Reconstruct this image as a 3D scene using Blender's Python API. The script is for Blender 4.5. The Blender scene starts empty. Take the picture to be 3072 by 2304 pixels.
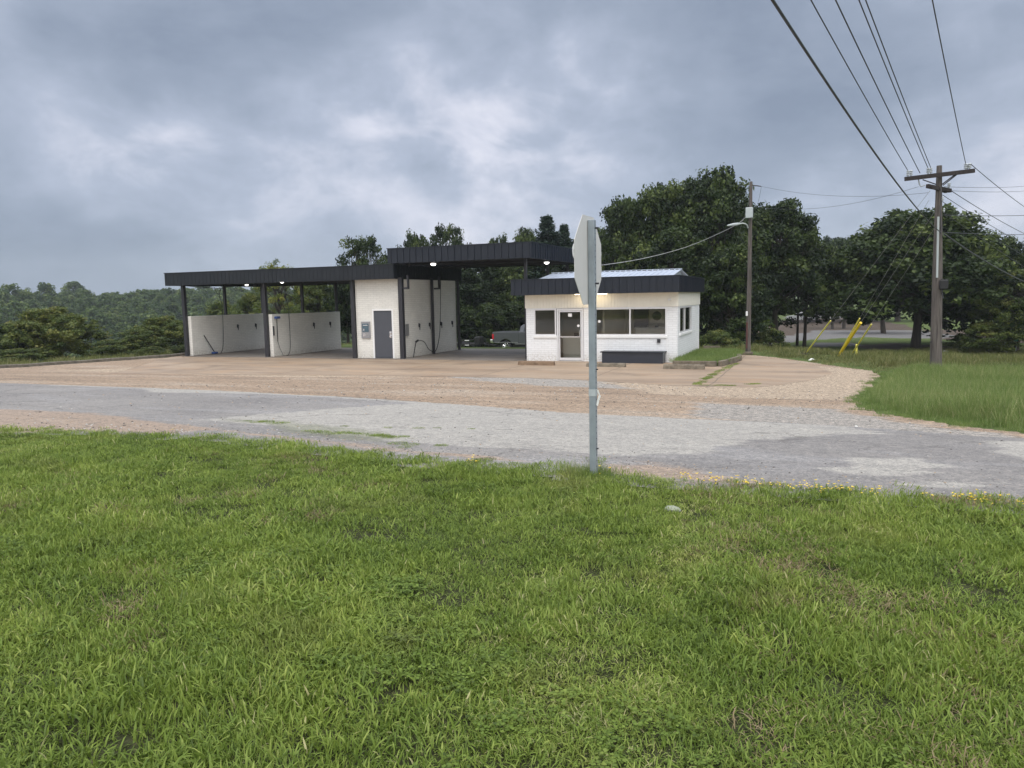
import bpy, math, random
import numpy as np
from mathutils import Vector, Matrix

SC = bpy.context.scene
COL = SC.collection
rng = np.random.default_rng(7)
R = math.radians

# ------------------------------------------------------------------ camera
F, PITCH, ROLL, YAW, HC = 2307.45, .11068, -.01916, .38018, 2.6
W0, H0 = 3072, 2304
fw = Vector((-math.sin(YAW)*math.cos(PITCH), math.cos(YAW)*math.cos(PITCH), -math.sin(PITCH)))
r0 = Vector((math.cos(YAW), math.sin(YAW), 0)); u0 = r0.cross(fw)
rr = r0*math.cos(ROLL)+u0*math.sin(ROLL); uu = -r0*math.sin(ROLL)+u0*math.cos(ROLL)
cam = bpy.data.cameras.new('camera'); co = bpy.data.objects.new('camera', cam); COL.objects.link(co)
m = Matrix((rr, uu, -fw)).transposed().to_4x4(); m.translation = Vector((0, 0, HC)); co.matrix_world = m
cam.sensor_width = 36; cam.lens = 36*F/W0; cam.clip_end = 4000; cam.clip_start = .05
SC.camera = co
SC.view_settings.view_transform = 'Standard'; SC.view_settings.look = 'None'
SC.view_settings.exposure = 0; SC.view_settings.gamma = 1
SC.cycles.max_bounces = 6; SC.cycles.transparent_max_bounces = 12; SC.cycles.volume_bounces = 1

def ray(x, y): return fw+rr*((x-W0/2)/F)-uu*((y-H0/2)/F)
def at_y(x, y, Y): d = ray(x, y); return d*(Y/d.y)+Vector((0, 0, HC))
def at_x(x, y, X): d = ray(x, y); return d*(X/d.x)+Vector((0, 0, HC))
def at_z(x, y, z=0.): d = ray(x, y); return d*((z-HC)/d.z)+Vector((0, 0, HC))
def at_d(x, y, D): return ray(x, y)*D+Vector((0, 0, HC))

# ------------------------------------------------------------------ node helpers
def mat(name):
    m = bpy.data.materials.new(name); m.use_nodes = True
    return m, m.node_tree, m.node_tree.nodes['Principled BSDF']
def N(nt, typ, **kw):
    n = nt.nodes.new(typ)
    for k, v in kw.items():
        if isinstance(v, bpy.types.NodeSocket): nt.links.new(v, n.inputs[k]) 
        elif k in n.inputs and not hasattr(n, k): n.inputs[k].default_value = v
        else: setattr(n, k, v)
    return n
def L(nt, a, b): nt.links.new(a, b)
def math_(nt, op, a, b=None, c=None, clamp=False):
    n = nt.nodes.new('ShaderNodeMath'); n.operation = op; n.use_clamp = clamp
    for i, v in enumerate((a, b, c)):
        if v is None: continue
        if isinstance(v, (int, float)): n.inputs[i].default_value = v
        else: nt.links.new(v, n.inputs[i])
    return n.outputs[0]
def noise(nt, vec, scale, detail=4, rough=.55, out=0, dist=0):
    n = nt.nodes.new('ShaderNodeTexNoise'); n.inputs['Scale'].default_value = scale
    n.inputs['Detail'].default_value = detail; n.inputs['Roughness'].default_value = rough; n.inputs['Distortion'].default_value = dist
    if vec is not None: nt.links.new(vec, n.inputs['Vector'])
    return n.outputs[out]
def ramp(nt, fac, stops, interp='LINEAR'):
    n = nt.nodes.new('ShaderNodeValToRGB'); cr = n.color_ramp; cr.interpolation = interp
    while len(cr.elements) < len(stops): cr.elements.new(.5)
    for e, (p, c) in zip(cr.elements, stops):
        e.position = p; e.color = (*c, 1) if len(c) == 3 else c
    nt.links.new(fac, n.inputs[0]); return n.outputs[0]
def mix(nt, fac, a, b, typ='MIX'):
    n = nt.nodes.new('ShaderNodeMix'); n.data_type = 'RGBA'; n.blend_type = typ
    for i, v in ((0, fac), (6, a), (7, b)):
        if isinstance(v, bpy.types.NodeSocket): nt.links.new(v, n.inputs[i])
        elif isinstance(v, (int, float)): n.inputs[i].default_value = v
        else: n.inputs[i].default_value = (*v, 1)
    return n.outputs[2]
def sstep(nt, x, a, b):
    n = nt.nodes.new('ShaderNodeMapRange'); n.interpolation_type = 'SMOOTHSTEP'
    n.inputs[1].default_value = a; n.inputs[2].default_value = b; nt.links.new(x, n.inputs[0]); return n.outputs[0]
def bump(nt, h, strength, dist, bs):
    n = nt.nodes.new('ShaderNodeBump'); n.inputs['Strength'].default_value = strength; n.inputs['Distance'].default_value = dist
    nt.links.new(h, n.inputs['Height']); nt.links.new(n.outputs[0], bs.inputs['Normal'])
def pos(nt): return nt.nodes.new('ShaderNodeNewGeometry').outputs['Position']
def attr(nt, name, o='Fac'):
    n = nt.nodes.new('ShaderNodeAttribute'); n.attribute_name = name; return n.outputs[o]
def cmix(nt, v, lo, hi): # stretch noise value
    return ramp(nt, v, [(lo, (0, 0, 0)), (hi, (1, 1, 1))])

# ------------------------------------------------------------------ world, sun
SUN_EL, SUN_AZ = R(58), R(25)      # the bright part of the overcast: behind and right of the camera
wd = bpy.data.worlds.new('World'); SC.world = wd; wd.use_nodes = True
nt = wd.node_tree; bg = nt.nodes['Background']; wout = nt.nodes['World Output']
sky = nt.nodes.new('ShaderNodeTexSky'); sky.sky_type = 'NISHITA'; sky.sun_disc = False
sky.sun_elevation = SUN_EL; sky.sun_rotation = math.pi-SUN_AZ
bg.inputs[1].default_value = .1; L(nt, sky.outputs[0], bg.inputs[0])
D = nt.nodes.new('ShaderNodeTexCoord').outputs['Generated']
sep = nt.nodes.new('ShaderNodeSeparateXYZ'); L(nt, D, sep.inputs[0])
zc = math_(nt, 'ADD', math_(nt, 'MAXIMUM', sep.outputs[2], 0.), .22)
cx = math_(nt, 'DIVIDE', sep.outputs[0], zc); cy = math_(nt, 'DIVIDE', sep.outputs[1], zc)
cb = nt.nodes.new('ShaderNodeCombineXYZ'); L(nt, cx, cb.inputs[0]); L(nt, cy, cb.inputs[1])
mp = nt.nodes.new('ShaderNodeMapping'); mp.inputs['Rotation'].default_value = (0, 0, .4); mp.inputs['Location'].default_value = (3.1, 1.7, .3)
L(nt, cb.outputs[0], mp.inputs[0])
mq = nt.nodes.new('ShaderNodeMapping'); mq.inputs['Scale'].default_value = (1, 1, 1.9); mq.inputs['Location'].default_value = (.37, 2.1, .6); L(nt, D, mq.inputs[0])
n1 = noise(nt, mq.outputs[0], 2.3, 9, .55, dist=.5)
n2 = noise(nt, mq.outputs[0], 6.5, 9, .6, dist=.35)
n3 = noise(nt, mq.outputs[0], 8.5, 8, .62, dist=.5)
field = math_(nt, 'ADD', math_(nt, 'MULTIPLY', math_(nt, 'SUBTRACT', n1, .5), 1.5), math_(nt, 'MULTIPLY', math_(nt, 'SUBTRACT', n2, .5), .75))
# warped direction for the bright breaks in the cloud
wv = nt.nodes.new('ShaderNodeTexNoise'); wv.inputs['Scale'].default_value = 5; wv.inputs['Detail'].default_value = 6; L(nt, D, wv.inputs['Vector'])
vm = nt.nodes.new('ShaderNodeVectorMath'); vm.operation = 'MULTIPLY_ADD'; L(nt, wv.outputs[1], vm.inputs[0]); vm.inputs[1].default_value = (.34, .34, .26)
vs = nt.nodes.new('ShaderNodeVectorMath'); vs.operation = 'SUBTRACT'; L(nt, D, vs.inputs[0]); vs.inputs[1].default_value = (.17, .17, .13); L(nt, vs.outputs[0], vm.inputs[2])
DW = vm.outputs[0]
acc = None
for (px, py, wdt, amp) in [(330, 470, 190, .30), (560, 520, 280, .22), (750, 610, 220, .24), (1050, 400, 180, .26), (1250, 430, 200, .20), (1440, 420, 130, .28), (1650, 470, 220, .28),
                           (1500, 480, 420, .16), (2030, 270, 150, .24), (1850, 420, 200, .12), (3050, 420, 200, .34), (2480, 690, 130, .28), (120, 560, 260, .14), (60, 60, 160, .14),
                           (2300, 520, 260, .08), (900, 60, 420, -.14), (1700, 130, 420, -.20), (2350, 120, 300, -.10), (300, 250, 300, -.18), (2750, 250, 200, -.12), (1500, 640, 260, .03),
                           (700, 780, 330, -.10), (60, 820, 300, -.10), (2400, 380, 200, -.06)]:
    d = ray(px, py).normalized(); s = wdt/F
    dn = nt.nodes.new('ShaderNodeVectorMath'); dn.operation = 'DISTANCE'; L(nt, DW, dn.inputs[0]); dn.inputs[1].default_value = d
    g = math_(nt, 'MULTIPLY', sstep(nt, dn.outputs['Value'], s*1.9, 0.), amp)
    acc = g if acc is None else math_(nt, 'ADD', acc, g)
tone = math_(nt, 'ADD', math_(nt, 'ADD', math_(nt, 'MULTIPLY', field, .80), math_(nt, 'MULTIPLY', acc, math_(nt, 'ADD', .1, math_(nt, 'MULTIPLY', n3, 1.8)))), .33)
ccol = ramp(nt, tone, [(0, (.265, .32, .425)), (.28, (.355, .415, .53)), (.5, (.47, .53, .66)), (.70, (.70, .73, .85)), (1, (.96, .96, 1.04))])
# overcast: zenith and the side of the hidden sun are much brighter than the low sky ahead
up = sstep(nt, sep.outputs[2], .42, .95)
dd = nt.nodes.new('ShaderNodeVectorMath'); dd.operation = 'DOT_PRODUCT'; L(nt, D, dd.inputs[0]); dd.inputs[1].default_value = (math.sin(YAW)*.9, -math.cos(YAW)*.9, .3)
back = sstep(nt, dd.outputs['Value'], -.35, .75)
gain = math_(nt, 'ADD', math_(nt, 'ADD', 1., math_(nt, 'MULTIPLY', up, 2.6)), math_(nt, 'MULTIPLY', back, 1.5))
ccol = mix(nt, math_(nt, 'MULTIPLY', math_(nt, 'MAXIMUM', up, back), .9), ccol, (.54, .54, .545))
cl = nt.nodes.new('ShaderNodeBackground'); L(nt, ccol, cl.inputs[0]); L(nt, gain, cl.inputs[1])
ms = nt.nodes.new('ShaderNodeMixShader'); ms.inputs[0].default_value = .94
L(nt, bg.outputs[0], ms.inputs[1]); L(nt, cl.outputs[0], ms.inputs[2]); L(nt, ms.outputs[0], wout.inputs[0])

sl = bpy.data.lights.new('sun', 'SUN'); sl.energy = 1.15; sl.angle = R(38); sl.color = (1, .965, .92)
so = bpy.data.objects.new('sun', sl); COL.objects.link(so)
sd = Vector((math.sin(SUN_AZ)*math.cos(SUN_EL), -math.cos(SUN_AZ)*math.cos(SUN_EL), math.sin(SUN_EL)))
so.rotation_euler = sd.to_track_quat('Z', 'Y').to_euler(); so.location = (8, -12, 25)

# ------------------------------------------------------------------ mesh helpers
class MB:
    def __init__(s): s.v = []; s.f = []
    def quad(s, *p):
        b = len(s.v); s.v += [tuple(q) for q in p]; s.f.append(tuple(range(b, b+len(p)))); return s
    def box(s, x0, x1, y0, y1, z0, z1):
        b = len(s.v)
        s.v += [(x, y, z) for z in (z0, z1) for y in (y0, y1) for x in (x0, x1)]
        s.f += [tuple(b+i for i in q) for q in ((0, 2, 3, 1), (4, 5, 7, 6), (0, 1, 5, 4), (1, 3, 7, 5), (3, 2, 6, 7), (2, 0, 4, 6))]
        return s
    def bbox(s, x0, x1, y0, y1, z0, z1, c=.01):   # box with chamfered vertical + horizontal edges (convex hull style)
        b = len(s.v); X = (x0, x1); Y = (y0, y1); Z = (z0, z1)
        import itertools
        bm = bmesh.new()
        for i, j, k in itertools.product((0, 1), repeat=3):
            sx = c if i == 0 else -c; sy = c if j == 0 else -c; sz = c if k == 0 else -c
            bm.verts.new((X[i], Y[j]+sy, Z[k]+sz)); bm.verts.new((X[i]+sx, Y[j], Z[k]+sz)); bm.verts.new((X[i]+sx, Y[j]+sy, Z[k]))
        bmesh.ops.convex_hull(bm, input=bm.verts)
        bm.verts.index_update()
        s.v += [tuple(v.co) for v in bm.verts]; s.f += [tuple(b+v.index for v in f.verts) for f in bm.faces]; bm.free(); return s
    def tube(s, pts, rad, n=8, cap=True, closed=False):
        pts = [Vector(p) for p in pts]; rads = rad if hasattr(rad, '__len__') else [rad]*len(pts)
        b = len(s.v); K = len(pts); up = None
        for i, p in enumerate(pts):
            t = (pts[min(i+1, K-1)]-pts[max(i-1, 0)])
            t = t.normalized() if t.length > 1e-9 else Vector((0, 0, 1))
            if up is None: up = Vector((0, 0, 1)) if abs(t.z) < .9 else Vector((1, 0, 0))
            a = t.cross(up); a = a.normalized() if a.length > 1e-6 else t.orthogonal().normalized(); c = a.cross(t).normalized(); up = c
            for k in range(n):
                th = 2*math.pi*k/n+math.pi/n
                s.v.append(tuple(p+(a*math.cos(th)+c*math.sin(th))*rads[i]))
        for i in range(K-1):
            for k in range(n):
                k2 = (k+1) % n
                s.f.append((b+i*n+k, b+i*n+k2, b+(i+1)*n+k2, b+(i+1)*n+k))
        if cap: s.f.append(tuple(b+k for k in range(n))[::-1]); s.f.append(tuple(b+(K-1)*n+k for k in range(n)))
        return s
    def prism(s, poly, axis, a, b_):   # poly list of 2D; axis 'x','y','z' extruded a..b
        b = len(s.v); n = len(poly)
        for t in (a, b_):
            for (p, q) in poly:
                s.v.append({'x': (t, p, q), 'y': (p, t, q), 'z': (p, q, t)}[axis])
        s.f.append(tuple(b+i for i in range(n))[::-1]); s.f.append(tuple(b+n+i for i in range(n)))
        for i in range(n):
            j = (i+1) % n; s.f.append((b+i, b+j, b+n+j, b+n+i))
        return s
    def build(s, name, material, parent=None, smooth=False, recalc=True):
        me = bpy.data.meshes.new(name); me.from_pydata(s.v, [], s.f)
        if recalc:
            bm = bmesh.new(); bm.from_mesh(me); bmesh.ops.recalc_face_normals(bm, faces=bm.faces); bm.to_mesh(me); bm.free()
        me.materials.append(material)
        if smooth: me.shade_smooth() if hasattr(me, 'shade_smooth') else None
        o = bpy.data.objects.new(name, me); COL.objects.link(o)
        if parent is not None: o.parent = parent; o.matrix_parent_inverse = parent_inv(parent)
        return o
import bmesh
def parent_inv(p):
    M = Matrix.Translation(p.location) @ p.rotation_euler.to_matrix().to_4x4() if p.parent is None else Matrix.Identity(4)
    if p.parent is not None: M = Matrix.Identity(4)
    return M.inverted()
def tag(o, label=None, cat=None, group=None, kind=None):
    if label: o['label'] = label
    if cat: o['category'] = cat
    if group: o['group'] = group
    if kind: o['kind'] = kind
    return o
def empty(name, loc=(0, 0, 0), rz=0, label=None, cat=None, group=None):
    o = bpy.data.objects.new(name, None); COL.objects.link(o); o.location = loc; o.rotation_euler = (0, 0, rz); o.empty_display_size = .2
    return tag(o, label, cat, group)
def np_mesh(name, V, Fq, material, attrs=None, parent=None, smooth=False, link=True):
    me = bpy.data.meshes.new(name); V = np.asarray(V, np.float32); Fq = np.asarray(Fq, np.int32)
    me.vertices.add(len(V)); me.vertices.foreach_set('co', V.ravel())
    k = Fq.shape[1]; me.loops.add(Fq.size); me.loops.foreach_set('vertex_index', Fq.ravel())
    me.polygons.add(len(Fq)); me.polygons.foreach_set('loop_start', np.arange(0, Fq.size, k, dtype=np.int32))
    me.polygons.foreach_set('loop_total', np.full(len(Fq), k, np.int32))
    if smooth: me.polygons.foreach_set('use_smooth', np.ones(len(Fq), bool))
    me.update(calc_edges=True)
    for nm, a in (attrs or {}).items():
        at = me.attributes.new(nm, 'FLOAT', 'POINT'); at.data.foreach_set('value', np.asarray(a, np.float32))
    me.materials.append(material)
    o = bpy.data.objects.new(name, me)
    if link: COL.objects.link(o)
    if parent is not None: o.parent = parent
    return o

# ------------------------------------------------------------------ terrain height
def ss(x, a, b):
    t = np.clip((x-a)/(b-a), 0, 1); return t*t*(3-2*t)
def softramp(y, a, b, w):   # 0 before a, linear to 1 at b, rounded corners of width w
    f = lambda t: np.where(t < -w, 0, np.where(t > w, t, (t+w)**2/(4*w)))
    return (f(y-a)-f(y-b))/(b-a)
def kerb_x(y): return np.where(y < 29.2, -30.25+(y-29.2)*.40, -30.25)
def zt(x, y):
    x = np.asarray(x, float); y = np.asarray(y, float)
    zs = 1.0-1.0*softramp(y, 7.2, 22.5, 1.2)
    az = np.degrees(np.arctan2(-x, np.maximum(y, 1e-3)))
    az = np.where(y < 0, np.where(x < 0, 90, -90), az)
    u1 = kerb_x(y)-.35-x; u2 = y-38.0
    u = np.sqrt(np.maximum(u1, 0)**2+np.maximum(u2, 0)**2)
    zv = -15*ss(u, 0, 75)-.0*u+15.5*ss(u, 95, 270)+1.5*np.sin(x*.017+1)*np.sin(y*.021)*ss(u, 60, 120)
    zr = -1.4*ss(y, 38, 46)-.7*ss(y, 62, 140)
    wv_ = ss(az, 24, 34)
    out = np.where(u2 > 0, zr, 0)*(1-wv_)+zv*wv_*(u > 0)
    out = np.where((u1 > 0) & (az > 34), zv, out)
    # right-hand field falls gently away behind the utility pole
    fr = -.45*ss(y, 29, 44)*ss(x, -3.5, 3)*(1-ss(y, 38, 60))
    return zs*(1-ss(u1, 0, 40))*1.0+out+fr
def ztf(x, y): return float(zt(x, y))
def G(px, py, dz=0.):
    z = 0.
    p = at_z(px, py, 0)
    d = ray(px, py)
    # march along the ray
    t = 2.; prev = t
    while t < 900:
        q = d*t+Vector((0, 0, HC))
        if q.z < ztf(q.x, q.y)+dz: break
        prev = t; t *= 1.01
    for _ in range(24):
        mth = .5*(prev+t); q = d*mth+Vector((0, 0, HC))
        if q.z < ztf(q.x, q.y)+dz: t = mth
        else: prev = mth
    return d*t+Vector((0, 0, HC))

def inpoly(X, Y, poly):
    X = np.asarray(X); Y = np.asarray(Y); c = np.zeros(X.shape, bool); n = len(poly)
    for i in range(n):
        x1, y1 = poly[i][:2]; x2, y2 = poly[(i+1) % n][:2]
        cond = ((y1 > Y) != (y2 > Y)) & (X < (x2-x1)*(Y-y1)/((y2-y1) if y2 != y1 else 1e-9)+x1)
        c ^= cond
    return c
def sdist(X, Y, poly):   # signed distance, + inside
    X = np.asarray(X, float); Y = np.asarray(Y, float); d = np.full(X.shape, 1e9); n = len(poly)
    for i in range(n):
        x1, y1 = poly[i][:2]; x2, y2 = poly[(i+1) % n][:2]
        ex, ey = x2-x1, y2-y1; l2 = ex*ex+ey*ey+1e-12
        t = np.clip(((X-x1)*ex+(Y-y1)*ey)/l2, 0, 1)
        d = np.minimum(d, np.hypot(X-x1-t*ex, Y-y1-t*ey))
    return np.where(inpoly(X, Y, poly), d, -d)
def PG(pts): return [tuple(G(*p))[:2] for p in pts]
_wv = rng.normal(size=(24, 2)); _wp = rng.uniform(0, 6.28, 24)
def wob(x, y, k=1., amp=1.):
    s = 0
    for i in range(24):
        f = k*(.35+.35*i**.9); v = _wv[i]/np.linalg.norm(_wv[i])
        s = s+np.sin((x*v[0]+y*v[1])*f+_wp[i])/(1+.5*i)
    return s*amp

# ------------------------------------------------------------------ materials
def m_simple(name, col, rough=.6, metal=0., var=.12, scale=3, spec=.5, bumpy=0):
    m, nt, bs = mat(name); p = pos(nt)
    v = noise(nt, p, scale, 5); k = math_(nt, 'ADD', 1-var, math_(nt, 'MULTIPLY', v, 2*var))
    c = nt.nodes.new('ShaderNodeVectorMath'); c.operation = 'SCALE'; c.inputs[0].default_value = col; L(nt, k, c.inputs[3])
    L(nt, c.outputs[0], bs.inputs['Base Color']); bs.inputs['Roughness'].default_value = rough; bs.inputs['Metallic'].default_value = metal
    bs.inputs['Specular IOR Level'].default_value = spec
    if bumpy: bump(nt, noise(nt, p, scale*12, 4), bumpy, .01, bs)
    return m
M = {}
def m_brick(name, col, grime=.35):
    m, nt, bs = mat(name); p = pos(nt); s = nt.nodes.new('ShaderNodeSeparateXYZ'); L(nt, p, s.inputs[0])
    c = nt.nodes.new('ShaderNodeCombineXYZ'); L(nt, math_(nt, 'ADD', s.outputs[0], s.outputs[1]), c.inputs[0]); L(nt, s.outputs[2], c.inputs[1])
    b = nt.nodes.new('ShaderNodeTexBrick'); L(nt, c.outputs[0], b.inputs['Vector'])
    b.inputs['Scale'].default_value = 1; b.inputs['Brick Width'].default_value = .30; b.inputs['Row Height'].default_value = .088
    b.inputs['Mortar Size'].default_value = .008; b.inputs['Mortar Smooth'].default_value = .3
    b.inputs['Color1'].default_value = (1, 1, 1, 1); b.inputs['Color2'].default_value = (.93, .93, .93, 1); b.inputs['Mortar'].default_value = (.80, .80, .79, 1)
    g = noise(nt, p, .9, 6, .6); dirt = cmix(nt, noise(nt, p, 2.2, 8, .7), .45, .75)
    low = sstep(nt, s.outputs[2], .55, .0)
    fine = cmix(nt, noise(nt, p, 14, 6, .7), .42, .72)
    c1 = mix(nt, math_(nt, 'MULTIPLY', dirt, grime), col, tuple(a*.80 for a in col))
    c2 = mix(nt, math_(nt, 'MULTIPLY', math_(nt, 'MULTIPLY', low, fine), .85), c1, (.36, .30, .22))
    c3 = mix(nt, 1., c2, b.outputs['Color'], 'MULTIPLY')
    L(nt, c3, bs.inputs['Base Color']); bs.inputs['Roughness'].default_value = .55
    bump(nt, math_(nt, 'SUBTRACT', math_(nt, 'MULTIPLY', noise(nt, p, 40, 3), .25), b.outputs['Fac']), .6, .006, bs)
    return m
M['brick'] = m_brick('painted_brick', (.78, .765, .71), .5); M['brick_office'] = m_brick('painted_brick_white', (.84, .85, .86), .2)
def m_metal_siding(name, col, streak=.3):
    m, nt, bs = mat(name); p = pos(nt)
    mp = nt.nodes.new('ShaderNodeMapping'); mp.inputs['Scale'].default_value = (5, 5, .5); L(nt, p, mp.inputs[0])
    st = cmix(nt, noise(nt, mp.outputs[0], 1.2, 6, .65), .5, .8)
    c = mix(nt, math_(nt, 'MULTIPLY', st, streak), col, tuple(a*1.7+.01 for a in col)); v = noise(nt, p, .6, 3)
    c = mix(nt, math_(nt, 'MULTIPLY', v, .5), c, tuple(a*.75 for a in col))
    L(nt, c, bs.inputs['Base Color']); bs.inputs['Roughness'].default_value = .42; bs.inputs['Specular IOR Level'].default_value = .35; bump(nt, noise(nt, p, 1.1, 3), .5, .05, bs)
    return m
M['fascia'] = m_metal_siding('dark_metal_panel', (.0125, .0165, .026)); M['fascia_old'] = m_metal_siding('weathered_dark_panel', (.012, .015, .020), .4)
M['steel'] = m_simple('dark_steel', (.030, .030, .036), .45, .2, .25, 4); M['black'] = m_simple('black_rubber', (.012, .012, .013), .55)
M['soffit'] = m_simple('grey_soffit', (.085, .085, .095), .6, 0, .2, 2); M['inside'] = m_simple('brown_interior', (.68, .63, .52), .7)
M['white'] = m_simple('white_paint', (.80, .80, .79), .45, 0, .06, 3); M['cream'] = m_simple('cream_paint', (.80, .77, .68), .5, 0, .06, 3)
M['alu'] = m_simple('aluminium_frame', (.72, .72, .73), .35, .3, .05); M['doorgrey'] = m_simple('grey_door_paint', (.065, .070, .084), .45, 0, .1, 2)
M['chrome'] = m_simple('bright_metal', (.75, .75, .77), .2, 1., .05); M['galv'] = m_simple('galvanised_post', (.30, .34, .37), .5, .45, .28, 9, bumpy=.15)
M['signback'] = m_simple('sign_back', (.62, .61, .59), .5, .1, .10, 4); M['red'] = m_simple('sign_red', (.42, .015, .02), .4)
M['roofmetal'] = m_simple('galvanised_roof', (.52, .57, .66), .38, .35, .14, 1.5)
M['kiosk'] = m_simple('kiosk_steel', (.32, .32, .33), .4, .5, .15, 6); M['screen'] = m_simple('kiosk_panel_blue', (.07, .115, .145), .35); M['brushblue'] = m_simple('blue_bristles', (.03, .07, .22), .7)
M['yellow'] = m_simple('yellow_guard', (.80, .56, .02), .45, 0, .15, 5); M['paleyellow'] = m_simple('faded_yellow_guard', (.74, .66, .12), .5, 0, .15, 5)
M['wire'] = m_simple('wire', (.05, .05, .06), .5, 0, .1); M['wirelight'] = m_simple('twisted_cable', (.30, .30, .29), .5, 0, .2)
M['porcelain'] = m_simple('insulator', (.42, .45, .47), .25); M['transformer'] = m_simple('grey_box', (.42, .46, .46), .4, 0, .08)
M['tarp'] = m_simple('dark_box_paint', (.020, .025, .038), .35, 0, .2, 3, .6)
M['sign_green'] = m_simple('green_sign', (.02, .22, .13), .4)
def m_wood(name, a, b):
    m, nt, bs = mat(name); p = pos(nt)
    mp = nt.nodes.new('ShaderNodeMapping'); mp.inputs['Scale'].default_value = (14, 14, .7); L(nt, p, mp.inputs[0])
    v = noise(nt, mp.outputs[0], 1.4, 8, .65, dist=.5); c = ramp(nt, v, [(.3, a), (.5, tuple((x+y)/2 for x, y in zip(a, b))), (.72, b)])
    L(nt, c, bs.inputs['Base Color']); bs.inputs['Roughness'].default_value = .85; bump(nt, v, .7, .02, bs); return m
M['pole'] = m_wood('weathered_pole', (.034, .028, .025), (.165, .143, .127)); M['crossarm'] = m_wood('dark_crossarm', (.016, .013, .013), (.045, .035, .032))
M['bark'] = m_wood('bark', (.022, .018, .015), (.085, .07, .058))
def m_timber(name, a, b, sc=6):
    m, nt, bs = mat(name); p = pos(nt); v = noise(nt, p, sc, 9, .7, dist=.4); g = cmix(nt, noise(nt, p, 3, 5), .5, .62)
    c = ramp(nt, v, [(.3, a), (.7, b)]); c = mix(nt, math_(nt, 'MULTIPLY', g, .55), c, tuple(x*.45 for x in a))
    L(nt, c, bs.inputs['Base Color']); bs.inputs['Roughness'].default_value = .9; bump(nt, v, .8, .02, bs); return m
M['stop'] = m_timber('worn_concrete_stop', (.09, .075, .055), (.25, .21, .155)); M['stop_tan'] = m_timber('tan_wood_stop', (.13, .085, .05), (.27, .18, .115)); M['kerb'] = m_timber('kerb_concrete', (.07, .062, .05), (.20, .175, .14), 3)
def m_glass():
    m, nt, bs = mat('window_glass'); nt.nodes.remove(bs); o = nt.nodes['Material Output']
    t = nt.nodes.new('ShaderNodeBsdfTransparent'); t.inputs[0].default_value = (.86, .86, .83, 1)
    g = nt.nodes.new('ShaderNodeBsdfGlossy'); g.inputs['Roughness'].default_value = .03
    f = nt.nodes.new('ShaderNodeFresnel'); f.inputs[0].default_value = 1.35
    k = math_(nt, 'ADD', math_(nt, 'MULTIPLY', f.outputs[0], .9), .05)
    x = nt.nodes.new('ShaderNodeMixShader'); L(nt, k, x.inputs[0]); L(nt, t.outputs[0], x.inputs[1]); L(nt, g.outputs[0], x.inputs[2]); L(nt, x.outputs[0], o.inputs[0]); return m
M['glass'] = m_glass()
def m_emit(name, col, s):
    m, nt, bs = mat(name); bs.inputs['Base Color'].default_value = (.8, .8, .8, 1); bs.inputs['Emission Color'].default_value = (*col, 1); bs.inputs['Emission Strength'].default_value = s; return m
M['bulb'] = m_emit('lit_bulb', (1, .97, .9), 9); M['tube'] = m_emit('lit_tube', (1, .86, .62), 7)

def leafmat(name, stops, trans=.3, wscale=.35, brown=0.):
    m, nt, bs = mat(name); p = pos(nt)
    tn = attr(nt, 'tint'); oi = nt.nodes.new('ShaderNodeObjectInfo')
    v = math_(nt, 'ADD', math_(nt, 'ADD', tn, math_(nt, 'MULTIPLY', math_(nt, 'SUBTRACT', noise(nt, p, wscale, 3), .5), .6)), math_(nt, 'MULTIPLY', math_(nt, 'SUBTRACT', oi.outputs['Random'], .5), .22))
    c = ramp(nt, v, stops); L(nt, c, bs.inputs['Base Color']); bs.inputs['Roughness'].default_value = .5; bs.inputs['Specular IOR Level'].default_value = .25
    if brown:
        bz = cmix(nt, noise(nt, p, .9, 6, .6), .56, .70); c = mix(nt, math_(nt, 'MULTIPLY', bz, brown), c, (.27, .22, .10))
        dz2 = cmix(nt, noise(nt, p, 2.6, 5, .6), .36, .62); c = mix(nt, .55, c, mix(nt, dz2, (.80, .86, .84), (1.10, 1.08, 1.0)), 'MULTIPLY'); L(nt, c, bs.inputs['Base Color'])
    tr = nt.nodes.new('ShaderNodeBsdfTranslucent'); L(nt, c, tr.inputs[0])
    x = nt.nodes.new('ShaderNodeMixShader'); x.inputs[0].default_value = trans
    L(nt, bs.outputs[0], x.inputs[1]); L(nt, tr.outputs[0], x.inputs[2]); L(nt, x.outputs[0], nt.nodes['Material Output'].inputs[0]); return m
M['leaf_oak'] = leafmat('oak_leaves', [(0, (.008, .018, .005)), (.35, (.021, .038, .009)), (.65, (.052, .080, .018)), (1, (.13, .165, .042))])
M['leaf_olive'] = leafmat('olive_leaves', [(0, (.032, .052, .014)), (.35, (.066, .096, .022)), (.7, (.118, .145, .034)), (1, (.20, .20, .055))])
M['leaf_yellow'] = leafmat('yellow_green_leaves', [(0, (.05, .075, .015)), (.4, (.10, .135, .028)), (.7, (.17, .20, .04)), (1, (.26, .25, .06))])
M['leaf_dark'] = leafmat('evergreen_needles', [(0, (.008, .020, .012)), (.5, (.016, .036, .018)), (1, (.036, .062, .028))], .15)
M['leaf_hill'] = leafmat('hill_leaves', [(0, (.024, .050, .014)), (.35, (.048, .086, .021)), (.65, (.080, .124, .030)), (1, (.145, .185, .050))], .3, .03)
M['grass'] = leafmat('grass_blades', [(0, (.070, .105, .022)), (.3, (.150, .220, .038)), (.6, (.235, .310, .060)), (.85, (.35, .405, .105)), (1, (.48, .45, .23))], .35, .8, .32)
M['tallgrass'] = leafmat('tall_grass_blades', [(0, (.10, .155, .035)), (.35, (.16, .235, .06)), (.7, (.24, .30, .10)), (1, (.44, .42, .22))], .35, .35, .2)
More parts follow.
